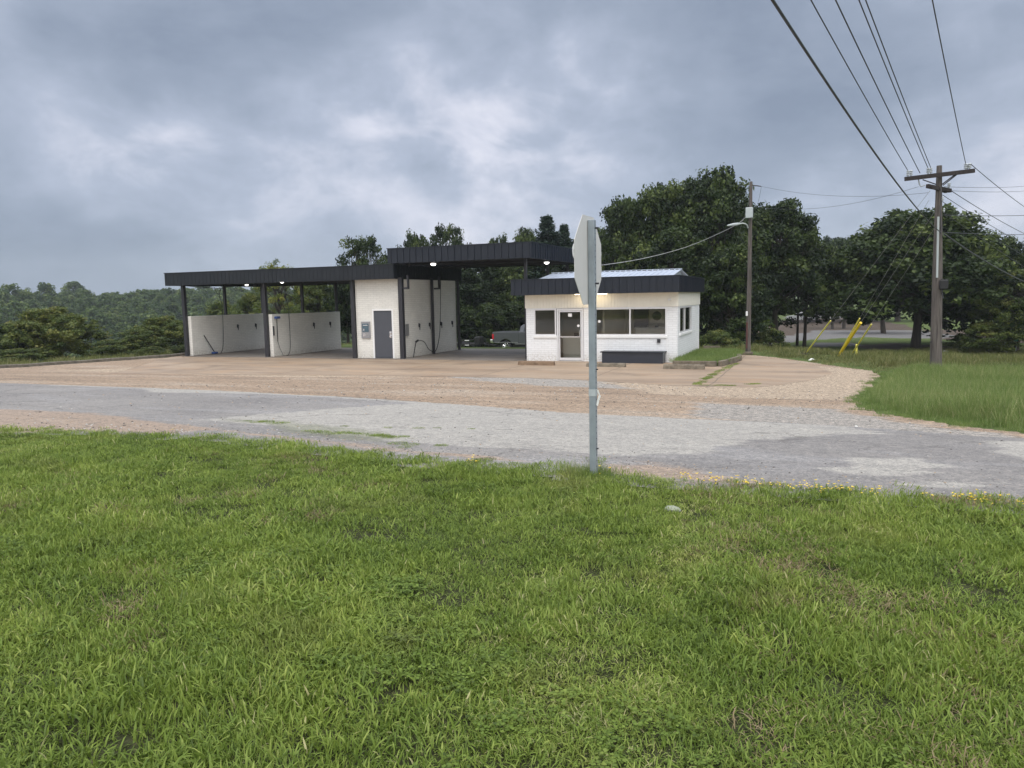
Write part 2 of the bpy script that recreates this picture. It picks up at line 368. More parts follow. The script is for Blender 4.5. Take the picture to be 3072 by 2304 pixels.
M['fieldgrass'] = leafmat('field_grass', [(0, (.07, .090, .030)), (.35, (.125, .150, .045)), (.7, (.20, .205, .075)), (1, (.32, .28, .14))], .3, .25, .5)
M['thatch'] = leafmat('dry_thatch', [(0, (.16, .115, .06)), (.5, (.30, .23, .13)), (1, (.42, .35, .22))])
M['flower'] = m_simple('yellow_petals', (.75, .55, .03), .6); M['litter'] = m_simple('white_litter', (.75, .75, .72), .6); M['rock'] = m_simple('pale_rock', (.25, .27, .20), .8, 0, .2, 20)

# ------------------------------------------------------------------ ground materials
def m_asphalt():
    m, nt, bs = mat('worn_asphalt'); p = pos(nt)
    big = noise(nt, p, .35, 5); v = noise(nt, p, 55, 3, .7); v2 = noise(nt, p, 18, 4, .7)
    mpp = nt.nodes.new('ShaderNodeMapping'); mpp.inputs['Scale'].default_value = (.35, 1.6, 1); L(nt, p, mpp.inputs[0])
    st = noise(nt, mpp.outputs[0], .9, 7, .6, dist=.4)
    base = ramp(nt, big, [(.35, (.180, .174, .172)), (.65, (.232, .224, .216))])
    base = mix(nt, math_(nt, 'MULTIPLY', cmix(nt, st, .50, .64), .45), base, (.30, .30, .305))
    pale = math_(nt, 'ADD', attr(nt, 'pale'), math_(nt, 'MULTIPLY', math_(nt, 'SUBTRACT', noise(nt, mpp.outputs[0], 2.2, 8, .65), .5), 1.1))
    pm = cmix(nt, pale, .44, .56)
    c = mix(nt, pm, base, mix(nt, st, (.27, .262, .245), (.36, .35, .325)))
    red = math_(nt, 'ADD', attr(nt, 'red'), math_(nt, 'MULTIPLY', math_(nt, 'SUBTRACT', noise(nt, mpp.outputs[0], 3.1, 8, .7), .5), 1.1))
    rm = cmix(nt, red, .42, .62)
    c = mix(nt, math_(nt, 'MULTIPLY', rm, .85), c, mix(nt, v2, (.22, .165, .125), (.36, .285, .22)))
    gr = math_(nt, 'MULTIPLY', cmix(nt, math_(nt, 'ADD', attr(nt, 'mossy'), math_(nt, 'MULTIPLY', math_(nt, 'SUBTRACT', noise(nt, p, 5, 8, .75), .5), 1.3)), .55, .8), .4)
    c = mix(nt, gr, c, (.13, .15, .07))
    # cracks
    vo = nt.nodes.new('ShaderNodeTexVoronoi'); vo.feature = 'DISTANCE_TO_EDGE'; vo.inputs['Scale'].default_value = .55
    wq = nt.nodes.new('ShaderNodeVectorMath'); wq.operation = 'ADD'; L(nt, p, wq.inputs[0]); L(nt, noise(nt, p, 1.3, 6, .7, out=1), wq.inputs[1]); L(nt, wq.outputs[0], vo.inputs['Vector'])
    cr = math_(nt, 'MULTIPLY', sstep(nt, vo.outputs['Distance'], .022, .0), cmix(nt, noise(nt, p, .5, 2), .5, .6))
    c = mix(nt, math_(nt, 'MULTIPLY', cr, .6), c, (.09, .085, .08))
    sp = ramp(nt, v, [(.3, (.55, .55, .55)), (.5, (1, .99, .98)), (.68, (1.5, 1.42, 1.36))]); c = mix(nt, .85, c, sp, 'MULTIPLY')
    c = mix(nt, .8, c, ramp(nt, v2, [(.33, (.68, .68, .68)), (.5, (1, 1, 1)), (.67, (1.32, 1.28, 1.24))]), 'MULTIPLY')
    c = mix(nt, .6, c, ramp(nt, noise(nt, p, 6, 6, .75), [(.35, (.78, .78, .79)), (.65, (1.2, 1.18, 1.15))]), 'MULTIPLY')
    L(nt, c, bs.inputs['Base Color']); bs.inputs['Roughness'].default_value = .82; bs.inputs['Specular IOR Level'].default_value = .3
    bump(nt, v, .7, .008, bs); return m
def m_gravel():
    m, nt, bs = mat('tan_chip_surface'); p = pos(nt)
    mpp = nt.nodes.new('ShaderNodeMapping'); mpp.inputs['Scale'].default_value = (.25, 1., 1); L(nt, p, mpp.inputs[0])
    st = noise(nt, mpp.outputs[0], .8, 7, .6, dist=.4); v = noise(nt, p, 48, 3, .75); v2 = noise(nt, p, 12, 5, .7)
    c = ramp(nt, st, [(.32, (.200, .162, .128)), (.5, (.275, .215, .162)), (.68, (.325, .280, .232))])
    gy = cmix(nt, math_(nt, 'ADD', attr(nt, 'grey'), math_(nt, 'MULTIPLY', math_(nt, 'SUBTRACT', noise(nt, mpp.outputs[0], 2.1, 8, .65), .5), 1.1)), .42, .62)
    c = mix(nt, gy, c, (.27, .26, .245))
    sd_ = cmix(nt, math_(nt, 'ADD', attr(nt, 'sand'), math_(nt, 'MULTIPLY', math_(nt, 'SUBTRACT', noise(nt, mpp.outputs[0], 2.6, 8, .65), .5), 1.1)), .42, .62)
    c = mix(nt, sd_, c, mix(nt, v2, (.26, .205, .155), (.40, .345, .275)))
    sp = ramp(nt, v, [(.3, (.5, .48, .46)), (.5, (1, .99, .98)), (.68, (1.65, 1.55, 1.45))]); c = mix(nt, .9, c, sp, 'MULTIPLY')
    c = mix(nt, .85, c, ramp(nt, v2, [(.36, (.5, .48, .46)), (.5, (1, 1, 1)), (.64, (1.6, 1.5, 1.42))]), 'MULTIPLY')
    c = mix(nt, .6, c, ramp(nt, noise(nt, p, 4.5, 6, .75), [(.35, (.78, .77, .76)), (.65, (1.2, 1.19, 1.17))]), 'MULTIPLY')
    L(nt, c, bs.inputs['Base Color']); bs.inputs['Roughness'].default_value = .9; bs.inputs['Specular IOR Level'].default_value = .2
    bump(nt, v, .8, .012, bs); return m
def m_concrete(name, a, b, stain, rust):
    m, nt, bs = mat(name); p = pos(nt)
    mpp = nt.nodes.new('ShaderNodeMapping'); mpp.inputs['Scale'].default_value = (.3, 1., 1); mpp.inputs['Rotation'].default_value = (0, 0, -.12); L(nt, p, mpp.inputs[0])
    st = noise(nt, mpp.outputs[0], .75, 8, .62, dist=.6); v = noise(nt, p, 30, 4, .7)
    c = ramp(nt, st, [(.30, a), (.55, b), (.75, tuple(min(1, x*1.22) for x in b))])
    rs = cmix(nt, noise(nt, mpp.outputs[0], 1.5, 8, .7), .50, .68); c = mix(nt, math_(nt, 'MULTIPLY', rs, .6), c, rust)
    dk = cmix(nt, noise(nt, p, .45, 7, .65, dist=.8), .55, .7); c = mix(nt, math_(nt, 'MULTIPLY', dk, stain), c, tuple(x*.5 for x in a))
    s = nt.nodes.new('ShaderNodeSeparateXYZ'); L(nt, p, s.inputs[0])
    def joint(o, per, off, w):
        t = math_(nt, 'ABSOLUTE', math_(nt, 'SUBTRACT', math_(nt, 'FRACT', math_(nt, 'DIVIDE', math_(nt, 'ADD', o, off), per)), .5))
        return math_(nt, 'LESS_THAN', math_(nt, 'SUBTRACT', .5, t), w/per)
    wx = math_(nt, 'ADD', s.outputs[0], math_(nt, 'MULTIPLY', noise(nt, p, .8, 4), .12)); wy = math_(nt, 'ADD', s.outputs[1], math_(nt, 'MULTIPLY', noise(nt, p, .7, 4), .12))
    j = math_(nt, 'MAXIMUM', joint(wx, 3.9, 100.3, .022), joint(wy, 3.6, 1.9, .022))
    c = mix(nt, math_(nt, 'MULTIPLY', j, .6), c, (.07, .06, .045))
    c = mix(nt, .45, c, ramp(nt, v, [(.3, (.7, .7, .7)), (.7, (1.25, 1.25, 1.25))]), 'MULTIPLY')
    L(nt, c, bs.inputs['Base Color']); bs.inputs['Roughness'].default_value = .62; bs.inputs['Specular IOR Level'].default_value = .4
    bump(nt, v, .4, .006, bs); return m
def m_ground():
    m, nt, bs = mat('soil_and_turf'); p = pos(nt)
    v = noise(nt, p, 2.0, 8, .65); f = noise(nt, p, 25, 5, .7)
    field = ramp(nt, v, [(.3, (.055, .085, .025)), (.55, (.095, .125, .040)), (.75, (.145, .155, .06))])
    soil = ramp(nt, f, [(.3, (.022, .026, .012)), (.6, (.055, .060, .028)), (.75, (.11, .085, .055))])
    c = mix(nt, attr(nt, 'lawn'), field, soil)
    def zone(a, col, lo=.42, hi=.6, sc=.8):
        return cmix(nt, math_(nt, 'ADD', attr(nt, a), math_(nt, 'MULTIPLY', math_(nt, 'SUBTRACT', noise(nt, p, sc, 7, .65), .5), .9)), lo, hi)
    c = mix(nt, zone('litter', 0), c, mix(nt, f, (.060, .046, .036), (.125, .10, .08)))  # litter and track tones are darkened, the shade they lie in put into the colour
    c = mix(nt, zone('track', 0), c, mix(nt, f, (.13, .125, .122), (.20, .195, .19)))
    c = mix(nt, .6, c, ramp(nt, f, [(.3, (.7, .7, .7)), (.7, (1.3, 1.3, 1.3))]), 'MULTIPLY')
    L(nt, c, bs.inputs['Base Color']); bs.inputs['Roughness'].default_value = .95; bs.inputs['Specular IOR Level'].default_value = .1
    bump(nt, f, .8, .03, bs); return m
M['asphalt'] = m_asphalt(); M['gravel'] = m_gravel(); M['ground'] = m_ground()
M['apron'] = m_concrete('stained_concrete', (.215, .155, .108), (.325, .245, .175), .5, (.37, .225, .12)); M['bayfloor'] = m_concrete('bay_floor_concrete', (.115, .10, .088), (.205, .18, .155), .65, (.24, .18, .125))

# ------------------------------------------------------------------ ground sheets
LE = PG([(-350, 1292), (0, 1292), (300, 1300), (700, 1320), (1000, 1355), (1300, 1393), (1536, 1413), (1773, 1428), (2100, 1455), (2500, 1488), (2800, 1508), (3072, 1526), (3400, 1548)])
LE = sorted(LE); LEx = np.array([p[0] for p in LE]); LEy = np.array([p[1] for p in LE])
LEx = np.concatenate([[-60], LEx, [40]]); LEy = np.concatenate([[LEy[0]], LEy, [LEy[-1]]])
def lawn_edge(x): return np.interp(x, LEx, LEy)
RB = sorted(PG([(-300, 1142), (0, 1150), (300, 1160), (600, 1171), (1000, 1190), (1300, 1210), (1700, 1240), (2100, 1260), (2500, 1278), (2800, 1300), (3072, 1322)]))
RBx = np.array([-70]+[p[0] for p in RB]+[60]); RBy = np.array([RB[0][1]+1]+[p[1] for p in RB]+[RB[-1][1]-3])
def road_back(x): return np.interp(x, RBx, RBy)

def sheet(name, poly, material, dz, attrs=None, cell=.14, wobble=0.):
    P = np.array(poly); x0, y0 = P.min(0)-.2; x1, y1 = P.max(0)+.2
    nx = int((x1-x0)/cell)+2; ny = int((y1-y0)/cell)+2
    X, Y = np.meshgrid(x0+cell*np.arange(nx), y0+cell*np.arange(ny))
    Z = zt(X, Y)+dz
    cxm = X[:-1, :-1]+cell/2; cym = Y[:-1, :-1]+cell/2
    keep = inpoly(cxm+wob(cxm, cym, 3.1, wobble), cym+wob(cym, cxm, 2.7, wobble), poly)
    idx = np.arange(nx*ny).reshape(ny, nx)
    Fq = np.stack([idx[:-1, :-1], idx[:-1, 1:], idx[1:, 1:], idx[1:, :-1]], -1)[keep]
    used = np.zeros(nx*ny, bool); used[Fq.ravel()] = True; rem = np.cumsum(used)-1
    V = np.stack([X, Y, Z], -1).reshape(-1, 3)[used]; at = {k: fn(V[:, 0], V[:, 1]) for k, fn in (attrs or {}).items()}
    return tag(np_mesh(name, V, rem[Fq], material, at, smooth=True), kind='structure')
def zonefn(polys, soft):
    return lambda x, y: np.max([ss(sdist(x, y, q), -soft, soft) for q in polys], axis=0)
s9 = lambda pts: PG([(a*1.3888, b*1.3888) for a, b in pts])
pale1 = s9([(430, 908), (650, 890), (950, 868), (1100, 872), (1290, 897), (1500, 907), (1700, 920), (1930, 938), (1740, 944), (1640, 950), (1600, 962), (1480, 984), (1330, 988), (1200, 976), (1000, 966), (850, 956), (650, 930), (520, 914)])
pale2 = s9([(1795, 1022), (1835, 993), (1990, 990), (2032, 1008), (2005, 1023), (1850, 1028)])
pale3 = s9([(2125, 955), (2300, 950), (2300, 1010), (2170, 985)])
pale4 = s9([(60, 906), (170, 908), (140, 913), (50, 911)]); pale5 = s9([(1950, 1046), (2180, 1046), (2180, 1052), (1950, 1050)]); pale6 = s9([(300, 838), (560, 845), (600, 852), (330, 848)])
red1 = s9([(-200, 885), (0, 885), (190, 893), (330, 912), (480, 928), (360, 940), (180, 934), (0, 940), (-200, 945)])
red2 = s9([(1300, 1003), (1420, 1002), (1560, 1030), (1700, 1050), (1500, 1045), (1300, 1022)]); red3 = s9([(480, 932), (800, 965), (1180, 1000), (1000, 992), (700, 962)])
mos1 = s9([(750, 945), (880, 942), (900, 952), (760, 955)]); mos2 = s9([(480, 905), (660, 910), (640, 918), (470, 915)]); mos4 = PG([(760, 1262), (980, 1275), (1200, 1300), (1190, 1335), (1000, 1325), (820, 1300)]); mos5 = PG([(600, 1296), (900, 1320), (1250, 1372), (1500, 1400), (1250, 1385), (800, 1330)])
mos3 = s9([(1680, 1055), (2212, 1085), (2212, 1100), (1750, 1075)])
XR = np.arange(-58, 22.01, 1.)
road_poly = [(x, float(lawn_edge(x))-.25) for x in XR]+[(x, float(road_back(x))) for x in XR[::-1]]
edge_strip = [(x, float(road_back(x))-.02) for x in np.arange(-19, 1, .5)]; edge_strip += [(x, y-.30) for x, y in edge_strip[::-1]]
def pale_fn(x, y): return np.maximum(zonefn([pale1, pale2, pale3, pale4, pale5, pale6], .75)(x, y), .80*ss(sdist(x, y, edge_strip), -.10, .10))
sheet('road', road_poly, M['asphalt'], .012, {'pale': pale_fn, 'red': zonefn([red1, red2, red3], .6), 'mossy': zonefn([mos1, mos2, mos3, mos4, mos5], .5)}, .12, .02)
grass_r = PG([(3300, 1335), (3072, 1300), (2900, 1282), (2780, 1262), (2640, 1240), (2565, 1217), (2560, 1195), (2590, 1165), (2630, 1140), (2645, 1122), (2600, 1112), (2500, 1098), (2400, 1082), (2300, 1070), (2225, 1064)])
kx = lambda y: float(kerb_x(y))
lot_poly = [(kx(6), 6.9), (kx(12), 12), (kx(20), 20), (kx(29.2), 29.2), (-30.25, 37.0), (-11.0, 37.0), (-4.9, 36.5), (grass_r[-1][0], grass_r[-1][1]+.3)]+grass_r[::-1]+[(18, float(road_back(18))-2), (18, 12), (0, 10), (-30, 10)]
grey1 = s9([(1000, 800), (1280, 812), (1600, 838), (1500, 845), (1200, 835), (950, 812)]); grey2 = s9([(1500, 870), (1800, 885), (1900, 905), (2212, 945), (2212, 955), (1700, 918), (1500, 905)])
sand1 = s9([(1250, 800), (1600, 800), (1760, 790), (1880, 800), (1900, 830), (1830, 865), (1600, 860), (1400, 850)]); sand2 = s9([(100, 800), (400, 790), (1000, 790), (1000, 812), (600, 815)])
sheet('gravel_lot', lot_poly, M['gravel'], .004, {'grey': zonefn([grey1, grey2], 1.), 'sand': zonefn([sand1, sand2], 1.2)}, .12, .05)
apron_poly = PG([(330, 1120), (620, 1124), (900, 1126), (1300, 1130), (1536, 1134), (1708, 1139), (1900, 1150), (2100, 1160), (2260, 1163), (2440, 1140), (2500, 1120), (2460, 1104), (2360, 1082), (2225, 1066)])+[(-4.9, 36.5), (-11.2, 36.9), (-30.1, 36.9), (-30.1, 29.0)]
sheet('concrete_apron', apron_poly, M['apron'], .008, None, .12, .03)
tag(MB().box(-29.75, -11.35, 29.75, 36.75, -.3, .03).build('bay_floor_slab', M['bayfloor']), kind='structure')

# base ground: polar grid
rad = np.concatenate([np.arange(.0, 45, .3)+.3, 45*1.035**np.arange(1, 112)]); ang = np.radians(np.arange(0, 360, 1.0))
RR, AA = np.meshgrid(rad, ang); GX = RR*np.cos(AA); GY = RR*np.sin(AA); GZ = zt(GX, GY)
lump = wob(GX, GY, 1.3, .018)*(GY < 7.0); GZ = GZ+lump*ss(-GY, -6.6, -5.5)
nr, na = len(rad), len(ang); idx = np.arange(nr*na).reshape(na, nr); i2 = np.roll(idx, -1, 0)
Fq = np.stack([idx[:, :-1], idx[:, 1:], i2[:, 1:], i2[:, :-1]], -1).reshape(-1, 4)
V = np.stack([GX, GY, GZ], -1).reshape(-1, 3); V = np.vstack([V, [0, 0, 1.]]); cidx = len(V)-1
lit = PG([(2200, 1010), (2300, 975), (2380, 957), (2600, 955), (2720, 975), (2760, 990), (2640, 998), (2440, 1000), (2330, 1015)]); lit2 = PG([(2560, 1034), (2700, 1030), (2860, 1040), (2900, 1052), (2700, 1052), (2580, 1046)]); lit3 = PG([(2780, 990), (3100, 985), (3100, 1030), (2960, 1030), (2820, 1020)])  # second polygon: dark brown ground band round the spreading oak's foot
trk = PG([(2290, 1040), (2350, 1010), (2450, 992), (2620, 990), (2760, 992), (2900, 1012), (2780, 1016), (2600, 1012), (2420, 1020)]); trk2 = PG([(2360, 956), (2380, 932), (2620, 930), (2640, 954)]); trk3 = PG([(2420, 1042), (2450, 1027), (2560, 1027), (2600, 1038)])
gat = {'lawn': ((V[:, 1] < 7.6) & (np.abs(V[:, 0]) < 45)).astype(float), 'litter': zonefn([lit, lit2, lit3], .8)(V[:, 0], V[:, 1]), 'track': zonefn([trk, trk2, trk3], .6)(V[:, 0], V[:, 1])}
gm = np_mesh('ground', V, Fq, M['ground'], gat, smooth=True); tag(gm, kind='structure')
bm = bmesh.new(); bm.from_mesh(gm.data); bm.verts.ensure_lookup_table()
ring = [bm.verts[int(i)] for i in idx[:, 0]]
for k in range(na): bm.faces.new((bm.verts[cidx], ring[k], ring[(k+1) % na]))
bm.to_mesh(gm.data); bm.free()

# ------------------------------------------------------------------ scatter by geometry nodes (only for uncountable stuff)
def proto_collection(name, objs):
    c = bpy.data.collections.new(name)
    for o in objs: c.objects.link(o)
    return c
def scatter(name, pts, rots, scl, pid, coll, label, cat):
    me = bpy.data.meshes.new(name); me.vertices.add(len(pts)); me.vertices.foreach_set('co', np.asarray(pts, np.float32).ravel())
    a = me.attributes.new('rot', 'FLOAT_VECTOR', 'POINT'); a.data.foreach_set('vector', np.asarray(rots, np.float32).ravel())
    a = me.attributes.new('scl', 'FLOAT', 'POINT'); a.data.foreach_set('value', np.asarray(scl, np.float32))
    a = me.attributes.new('pid', 'INT', 'POINT'); a.data.foreach_set('value', np.asarray(pid, np.int32))
    o = bpy.data.objects.new(name, me); COL.objects.link(o); tag(o, label, cat, kind='stuff')
    g = bpy.data.node_groups.new(name, 'GeometryNodeTree'); g.interface.new_socket('Geometry', in_out='INPUT', socket_type='NodeSocketGeometry'); g.interface.new_socket('Geometry', in_out='OUTPUT', socket_type='NodeSocketGeometry')
    gi = g.nodes.new('NodeGroupInput'); go = g.nodes.new('NodeGroupOutput'); ip = g.nodes.new('GeometryNodeInstanceOnPoints'); ci = g.nodes.new('GeometryNodeCollectionInfo')
    ci.inputs['Collection'].default_value = coll; ci.inputs['Separate Children'].default_value = True; ci.inputs['Reset Children'].default_value = True
    def na_(nm, t):
        n = g.nodes.new('GeometryNodeInputNamedAttribute'); n.data_type = t; n.inputs[0].default_value = nm
        return [s for s in n.outputs if s.enabled and s.name == 'Attribute'][0]
    ip.inputs['Pick Instance'].default_value = True
    g.links.new(gi.outputs[0], ip.inputs['Points']); g.links.new(ci.outputs[0], ip.inputs['Instance'])
    g.links.new(na_('pid', 'INT'), ip.inputs['Instance Index']); g.links.new(na_('rot', 'FLOAT_VECTOR'), ip.inputs['Rotation']); g.links.new(na_('scl', 'FLOAT'), ip.inputs['Scale'])
    g.links.new(ip.outputs[0], go.inputs[0])
    md = o.modifiers.new('scatter', 'NODES'); md.node_group = g
    return o
def tuft(name, n, rad_, lmin, lmax, w, lean, material, seed, tmean=.4, tsd=.2, drop=.3, straw=0.):
    g = np.random.default_rng(seed)
    th = g.uniform(0, 2*np.pi, n); r = rad_*np.sqrt(g.uniform(0, 1, n)); bx = r*np.cos(th); by = r*np.sin(th)
    az = g.uniform(0, 2*np.pi, n); ln = g.uniform(lmin, lmax, n); tl = np.clip(np.abs(g.normal(lean, .35, n)), 0, 1.45); ww = w*g.uniform(.6, 1.3, n)
    tw = az+np.pi/2+g.normal(0, .5, n)
    V = []; 
    px, py, pz = bx, by, np.zeros(n)-.005
    ks = [0, .38, .72, 1.]
    rows = []
    for i, k in enumerate(ks):
        wd_ = ww*[.7, 1., .75, .08][i]/2
        rows.append((np.stack([px-np.cos(tw)*wd_, py-np.sin(tw)*wd_, pz], -1), np.stack([px+np.cos(tw)*wd_, py+np.sin(tw)*wd_, pz], -1)))
        if i < 3:
            seg = ln*(ks[i+1]-k); ang_ = np.minimum(tl*(.55+.6*i*drop*1.6), 1.75)
            px = px+np.cos(az)*np.sin(ang_)*seg; py = py+np.sin(az)*np.sin(ang_)*seg; pz = pz+np.cos(ang_)*seg
            pz = np.maximum(pz, .004)
    V = np.stack([q for row in rows for q in row], 1).reshape(-1, 3)
    b = np.arange(n)[:, None]*8
    Fq = np.concatenate([b+np.array([[2*i, 2*i+1, 2*i+3, 2*i+2]]) for i in range(3)], 0)
    t = np.clip(g.normal(tmean, tsd, n), 0, .92)
    if straw: t = np.where(g.uniform(0, 1, n) < straw, 1.15, t)
    return np_mesh(name, V, Fq, material, {'tint': np.repeat(t, 8)}, link=False)
# lawn
LT = [tuft('lawn_tuft', 240, .19, .022, .055, .0050, 1.1, M['grass'], 10+i, .40, .17, .4, .004) for i in range(5)]
LT += [tuft('lawn_tuft_upright', 200, .17, .025, .062, .0046, .8, M['grass'], 20+i, .55, .15, .3, .004) for i in range(3)]
LT += [tuft('lawn_tuft_broad', 70, .15, .04, .085, .0075, 1.05, M['grass'], 30+i, .50, .16, .4, .0) for i in range(3)]
LT += [tuft('lawn_tuft_dry', 160, .17, .022, .05, .0045, 1.2, M['grass'], 40+i, .66, .20, .4, .05) for i in range(2)]
def lawn_points():
    P = []; 
    for (x0, x1, y0, y1, dens) in [(-5.5, 4, .6, 4.0, 125), (-12, -5.5, .6, 4.0, 70), (-16, 8, 4.0, 7.9, 80), (-18, 10, -4, .6, 22), (4, 10, .6, 4, 40)]:
        n = int((x1-x0)*(y1-y0)*dens); P.append(np.stack([rng.uniform(x0, x1, n), rng.uniform(y0, y1, n)], -1))
    P = np.concatenate(P); e = lawn_edge(P[:, 0])
    d = e+wob(P[:, 0], P[:, 1], 4, .035)-P[:, 1]
    keep = (d > 0) | (rng.uniform(0, 1, len(P)) < .25*np.exp(d/.12))
    thin = wob(P[:, 0]+9, P[:, 1], 2.2, 1.) ; keep &= ~((thin > 1.35) & (rng.uniform(0, 1, len(P)) < .4))
    return P[keep]
P = lawn_points(); n = len(P)
patch = wob(P[:, 0], P[:, 1], 1.6, 1.); patch2 = wob(P[:, 1]+5, P[:, 0], 2.5, 1.)
u = rng.uniform(0, 1, n); pid = rng.integers(0, 5, n)
pid = np.where((patch > .5) & (u < .7), 5+rng.integers(0, 3, n), pid); pid = np.where((patch2 > .35) & (u < .45), 8+rng.integers(0, 3, n), pid); pid = np.where((patch2 < -1.0) & (u > .45), 11+rng.integers(0, 2, n), pid)
lz = zt(P[:, 0], P[:, 1])+wob(P[:, 0], P[:, 1], 1.3, .018)*ss(-P[:, 1], -6.6, -5.5)*(P[:, 1] < 7.0)
lawn_rot = np.stack([rng.normal(0, .12, n), rng.normal(0, .12, n), rng.uniform(0, 6.28, n)], -1)
order = sorted(range(len(LT)), key=lambda i: LT[i].name); inv = {o: i for i, o in enumerate(order)}
def remap(pid, protos):
    names = sorted(o.name for o in protos); mp_ = np.array([names.index(o.name) for o in protos]); return mp_[pid]
scatter('lawn_grass', np.stack([P[:, 0], P[:, 1], lz], -1), lawn_rot, rng.uniform(.75, 1.25, n)*(1+.15*np.clip(patch, -1, 1)), remap(pid, LT), proto_collection('lawn_grass_protos', LT), 'short mown green grass covering the foreground bank', 'grass')

cc = []
for (px, py, k, sx_, sy_) in ((1150, 1312, 9, .25, .05), (1100, 1306, 5, .3, .05), (860, 1272, 7, .5, .06), (1250, 1340, 5, .4, .1), (1330, 1290, 4, .5, .08), (960, 1300, 5, .5, .1), (2450, 1480, 5, .5, .1), (2700, 1495, 6, .5, .1), (1380, 1385, 8, .4, .06), (1500, 1395, 6, .3, .05), (980, 1352, 6, .3, .05)):
    q_ = G(px, py)
    for _ in range(k): cc.append((q_.x+rng.normal(0, sx_), q_.y+rng.normal(0, sy_)))
cc = np.array(cc); scatter('road_weeds', np.stack([cc[:, 0], cc[:, 1], zt(cc[:, 0], cc[:, 1])+.012], -1), np.stack([0*cc[:, 0], 0*cc[:, 0], rng.uniform(0, 6.28, len(cc))], -1), rng.uniform(.3, .7, len(cc)), remap(rng.integers(0, 3, len(cc)), LT), bpy.data.collections['lawn_grass_protos'], 'small weeds and clippings on the worn road surface', 'weeds')
def stone_proto(i):
    g = np.random.default_rng(500+i); bm = bmesh.new(); bmesh.ops.create_icosphere(bm, subdivisions=1, radius=.5)
    for v in bm.verts: v.co = Vector((v.co.x*g.uniform(.8, 1.3), v.co.y*g.uniform(.8, 1.2), v.co.z*.6))*g.uniform(.8, 1.2)
    me = bpy.data.meshes.new('stone'); bm.to_mesh(me); bm.free(); me.materials.append([m_simple('tan_stone', (.36, .28, .20), .9), m_simple('grey_stone', (.40, .39, .37), .9), m_simple('dark_stone', (.12, .11, .10), .9)][i % 3]); return bpy.data.objects.new('stone', me)
STN = [stone_proto(i) for i in range(6)]
sp_ = []
for _ in range(5200):
    x = rng.uniform(-16, 6); e_ = float(lawn_edge(x)); y = e_+abs(rng.normal(0, .55)) if rng.uniform() < .6 else rng.uniform(e_, 22); sp_.append((x, y))
sp_ = np.array(sp_); ns_ = len(sp_); ds_ = np.hypot(sp_[:, 0], sp_[:, 1])
scatter('loose_gravel', np.stack([sp_[:, 0], sp_[:, 1], zt(sp_[:, 0], sp_[:, 1])+.014], -1), rng.uniform(0, 6, (ns_, 3))*[.1, .1, 1], (.006+.016*rng.uniform(0, 1, ns_)**3)*np.clip(ds_/8, 1, 2.), remap(rng.integers(0, 6, ns_), STN), proto_collection('stone protos', STN), 'loose pale gravel strewn over the road and its edge', 'gravel')
def clover_proto(i):
    g = np.random.default_rng(600+i); V = []; Fq = []; T = []
    for k in range(34):
        x, y = g.normal(0, .055, 2); z = g.uniform(.02, .045)
        for q in range(3):
            a = g.uniform(0, 6.28) if q == 0 else a+2.09; s = g.uniform(.005, .009); cx_, cy_ = x+math.cos(a)*s*1.2, y+math.sin(a)*s*1.2; b = len(V)
            for m2 in range(4): t = a+math.pi/2*m2; V.append((cx_+math.cos(t)*s, cy_+math.sin(t)*s, z+g.uniform(-.002, .003)))
            Fq.append((b, b+1, b+2, b+3)); T += [np.clip(g.normal(.28, .12), 0, 1)]*4
    return np_mesh('clover', V, Fq, M['grass'], {'tint': T}, link=False)
CLV = [clover_proto(i) for i in range(3)]+[tuft('thatch', 45, .12, .03, .08, .004, 1.45, M['thatch'], 700+i, .5, .2, .4) for i in range(2)]
nc = 2600; cp = np.stack([rng.uniform(-7, 4, nc), rng.uniform(1, 6.6, nc)], -1); cw_ = wob(cp[:, 0]+3, cp[:, 1]+8, 2.6, 1.); bw_ = wob(cp[:, 1]+1, cp[:, 0]-4, 3.3, 1.)
kp_ = ((cw_ > .8) & (rng.uniform(0, 1, nc) < .6)) | (bw_ > 1.0); cpid = np.where(bw_ > 1.0, 3+rng.integers(0, 2, nc), rng.integers(0, 3, nc)); cp = cp[kp_]; cpid = cpid[kp_]
cz = zt(cp[:, 0], cp[:, 1])+wob(cp[:, 0], cp[:, 1], 1.3, .018)+.006
scatter('clover_patches', np.stack([cp[:, 0], cp[:, 1], cz], -1), np.stack([0*cz, 0*cz, rng.uniform(0, 6.28, len(cz))], -1), rng.uniform(.7, 1.3, len(cz)), remap(cpid, CLV), proto_collection('clover protos', CLV), 'clover leaves and dry thatch mixed through the mown lawn', 'clover')
cr_ = []
for (p1, p2, k) in (((2212, 1090), (2150, 1118), 26), ((2150, 1118), (2085, 1156), 34), ((2085, 1156), (2230, 1158), 10), ((2240, 1154), (2270, 1152), 6)):
    a_, b_ = G(*p1), G(*p2)
    for _ in range(k): q_ = a_.lerp(b_, rng.uniform()); cr_.append((q_.x+rng.normal(0, .04), q_.y+rng.normal(0, .04)))
cr_ = np.array(cr_); scatter('crack_weeds', np.stack([cr_[:, 0], cr_[:, 1], zt(cr_[:, 0], cr_[:, 1])+.008], -1), np.stack([0*cr_[:, 0], 0*cr_[:, 0], rng.uniform(0, 6.28, len(cr_))], -1), rng.uniform(.4, .9, len(cr_)), remap(rng.integers(0, 5, len(cr_)), LT), bpy.data.collections['lawn_grass_protos'], 'green weeds growing in the crack across the concrete', 'weeds')
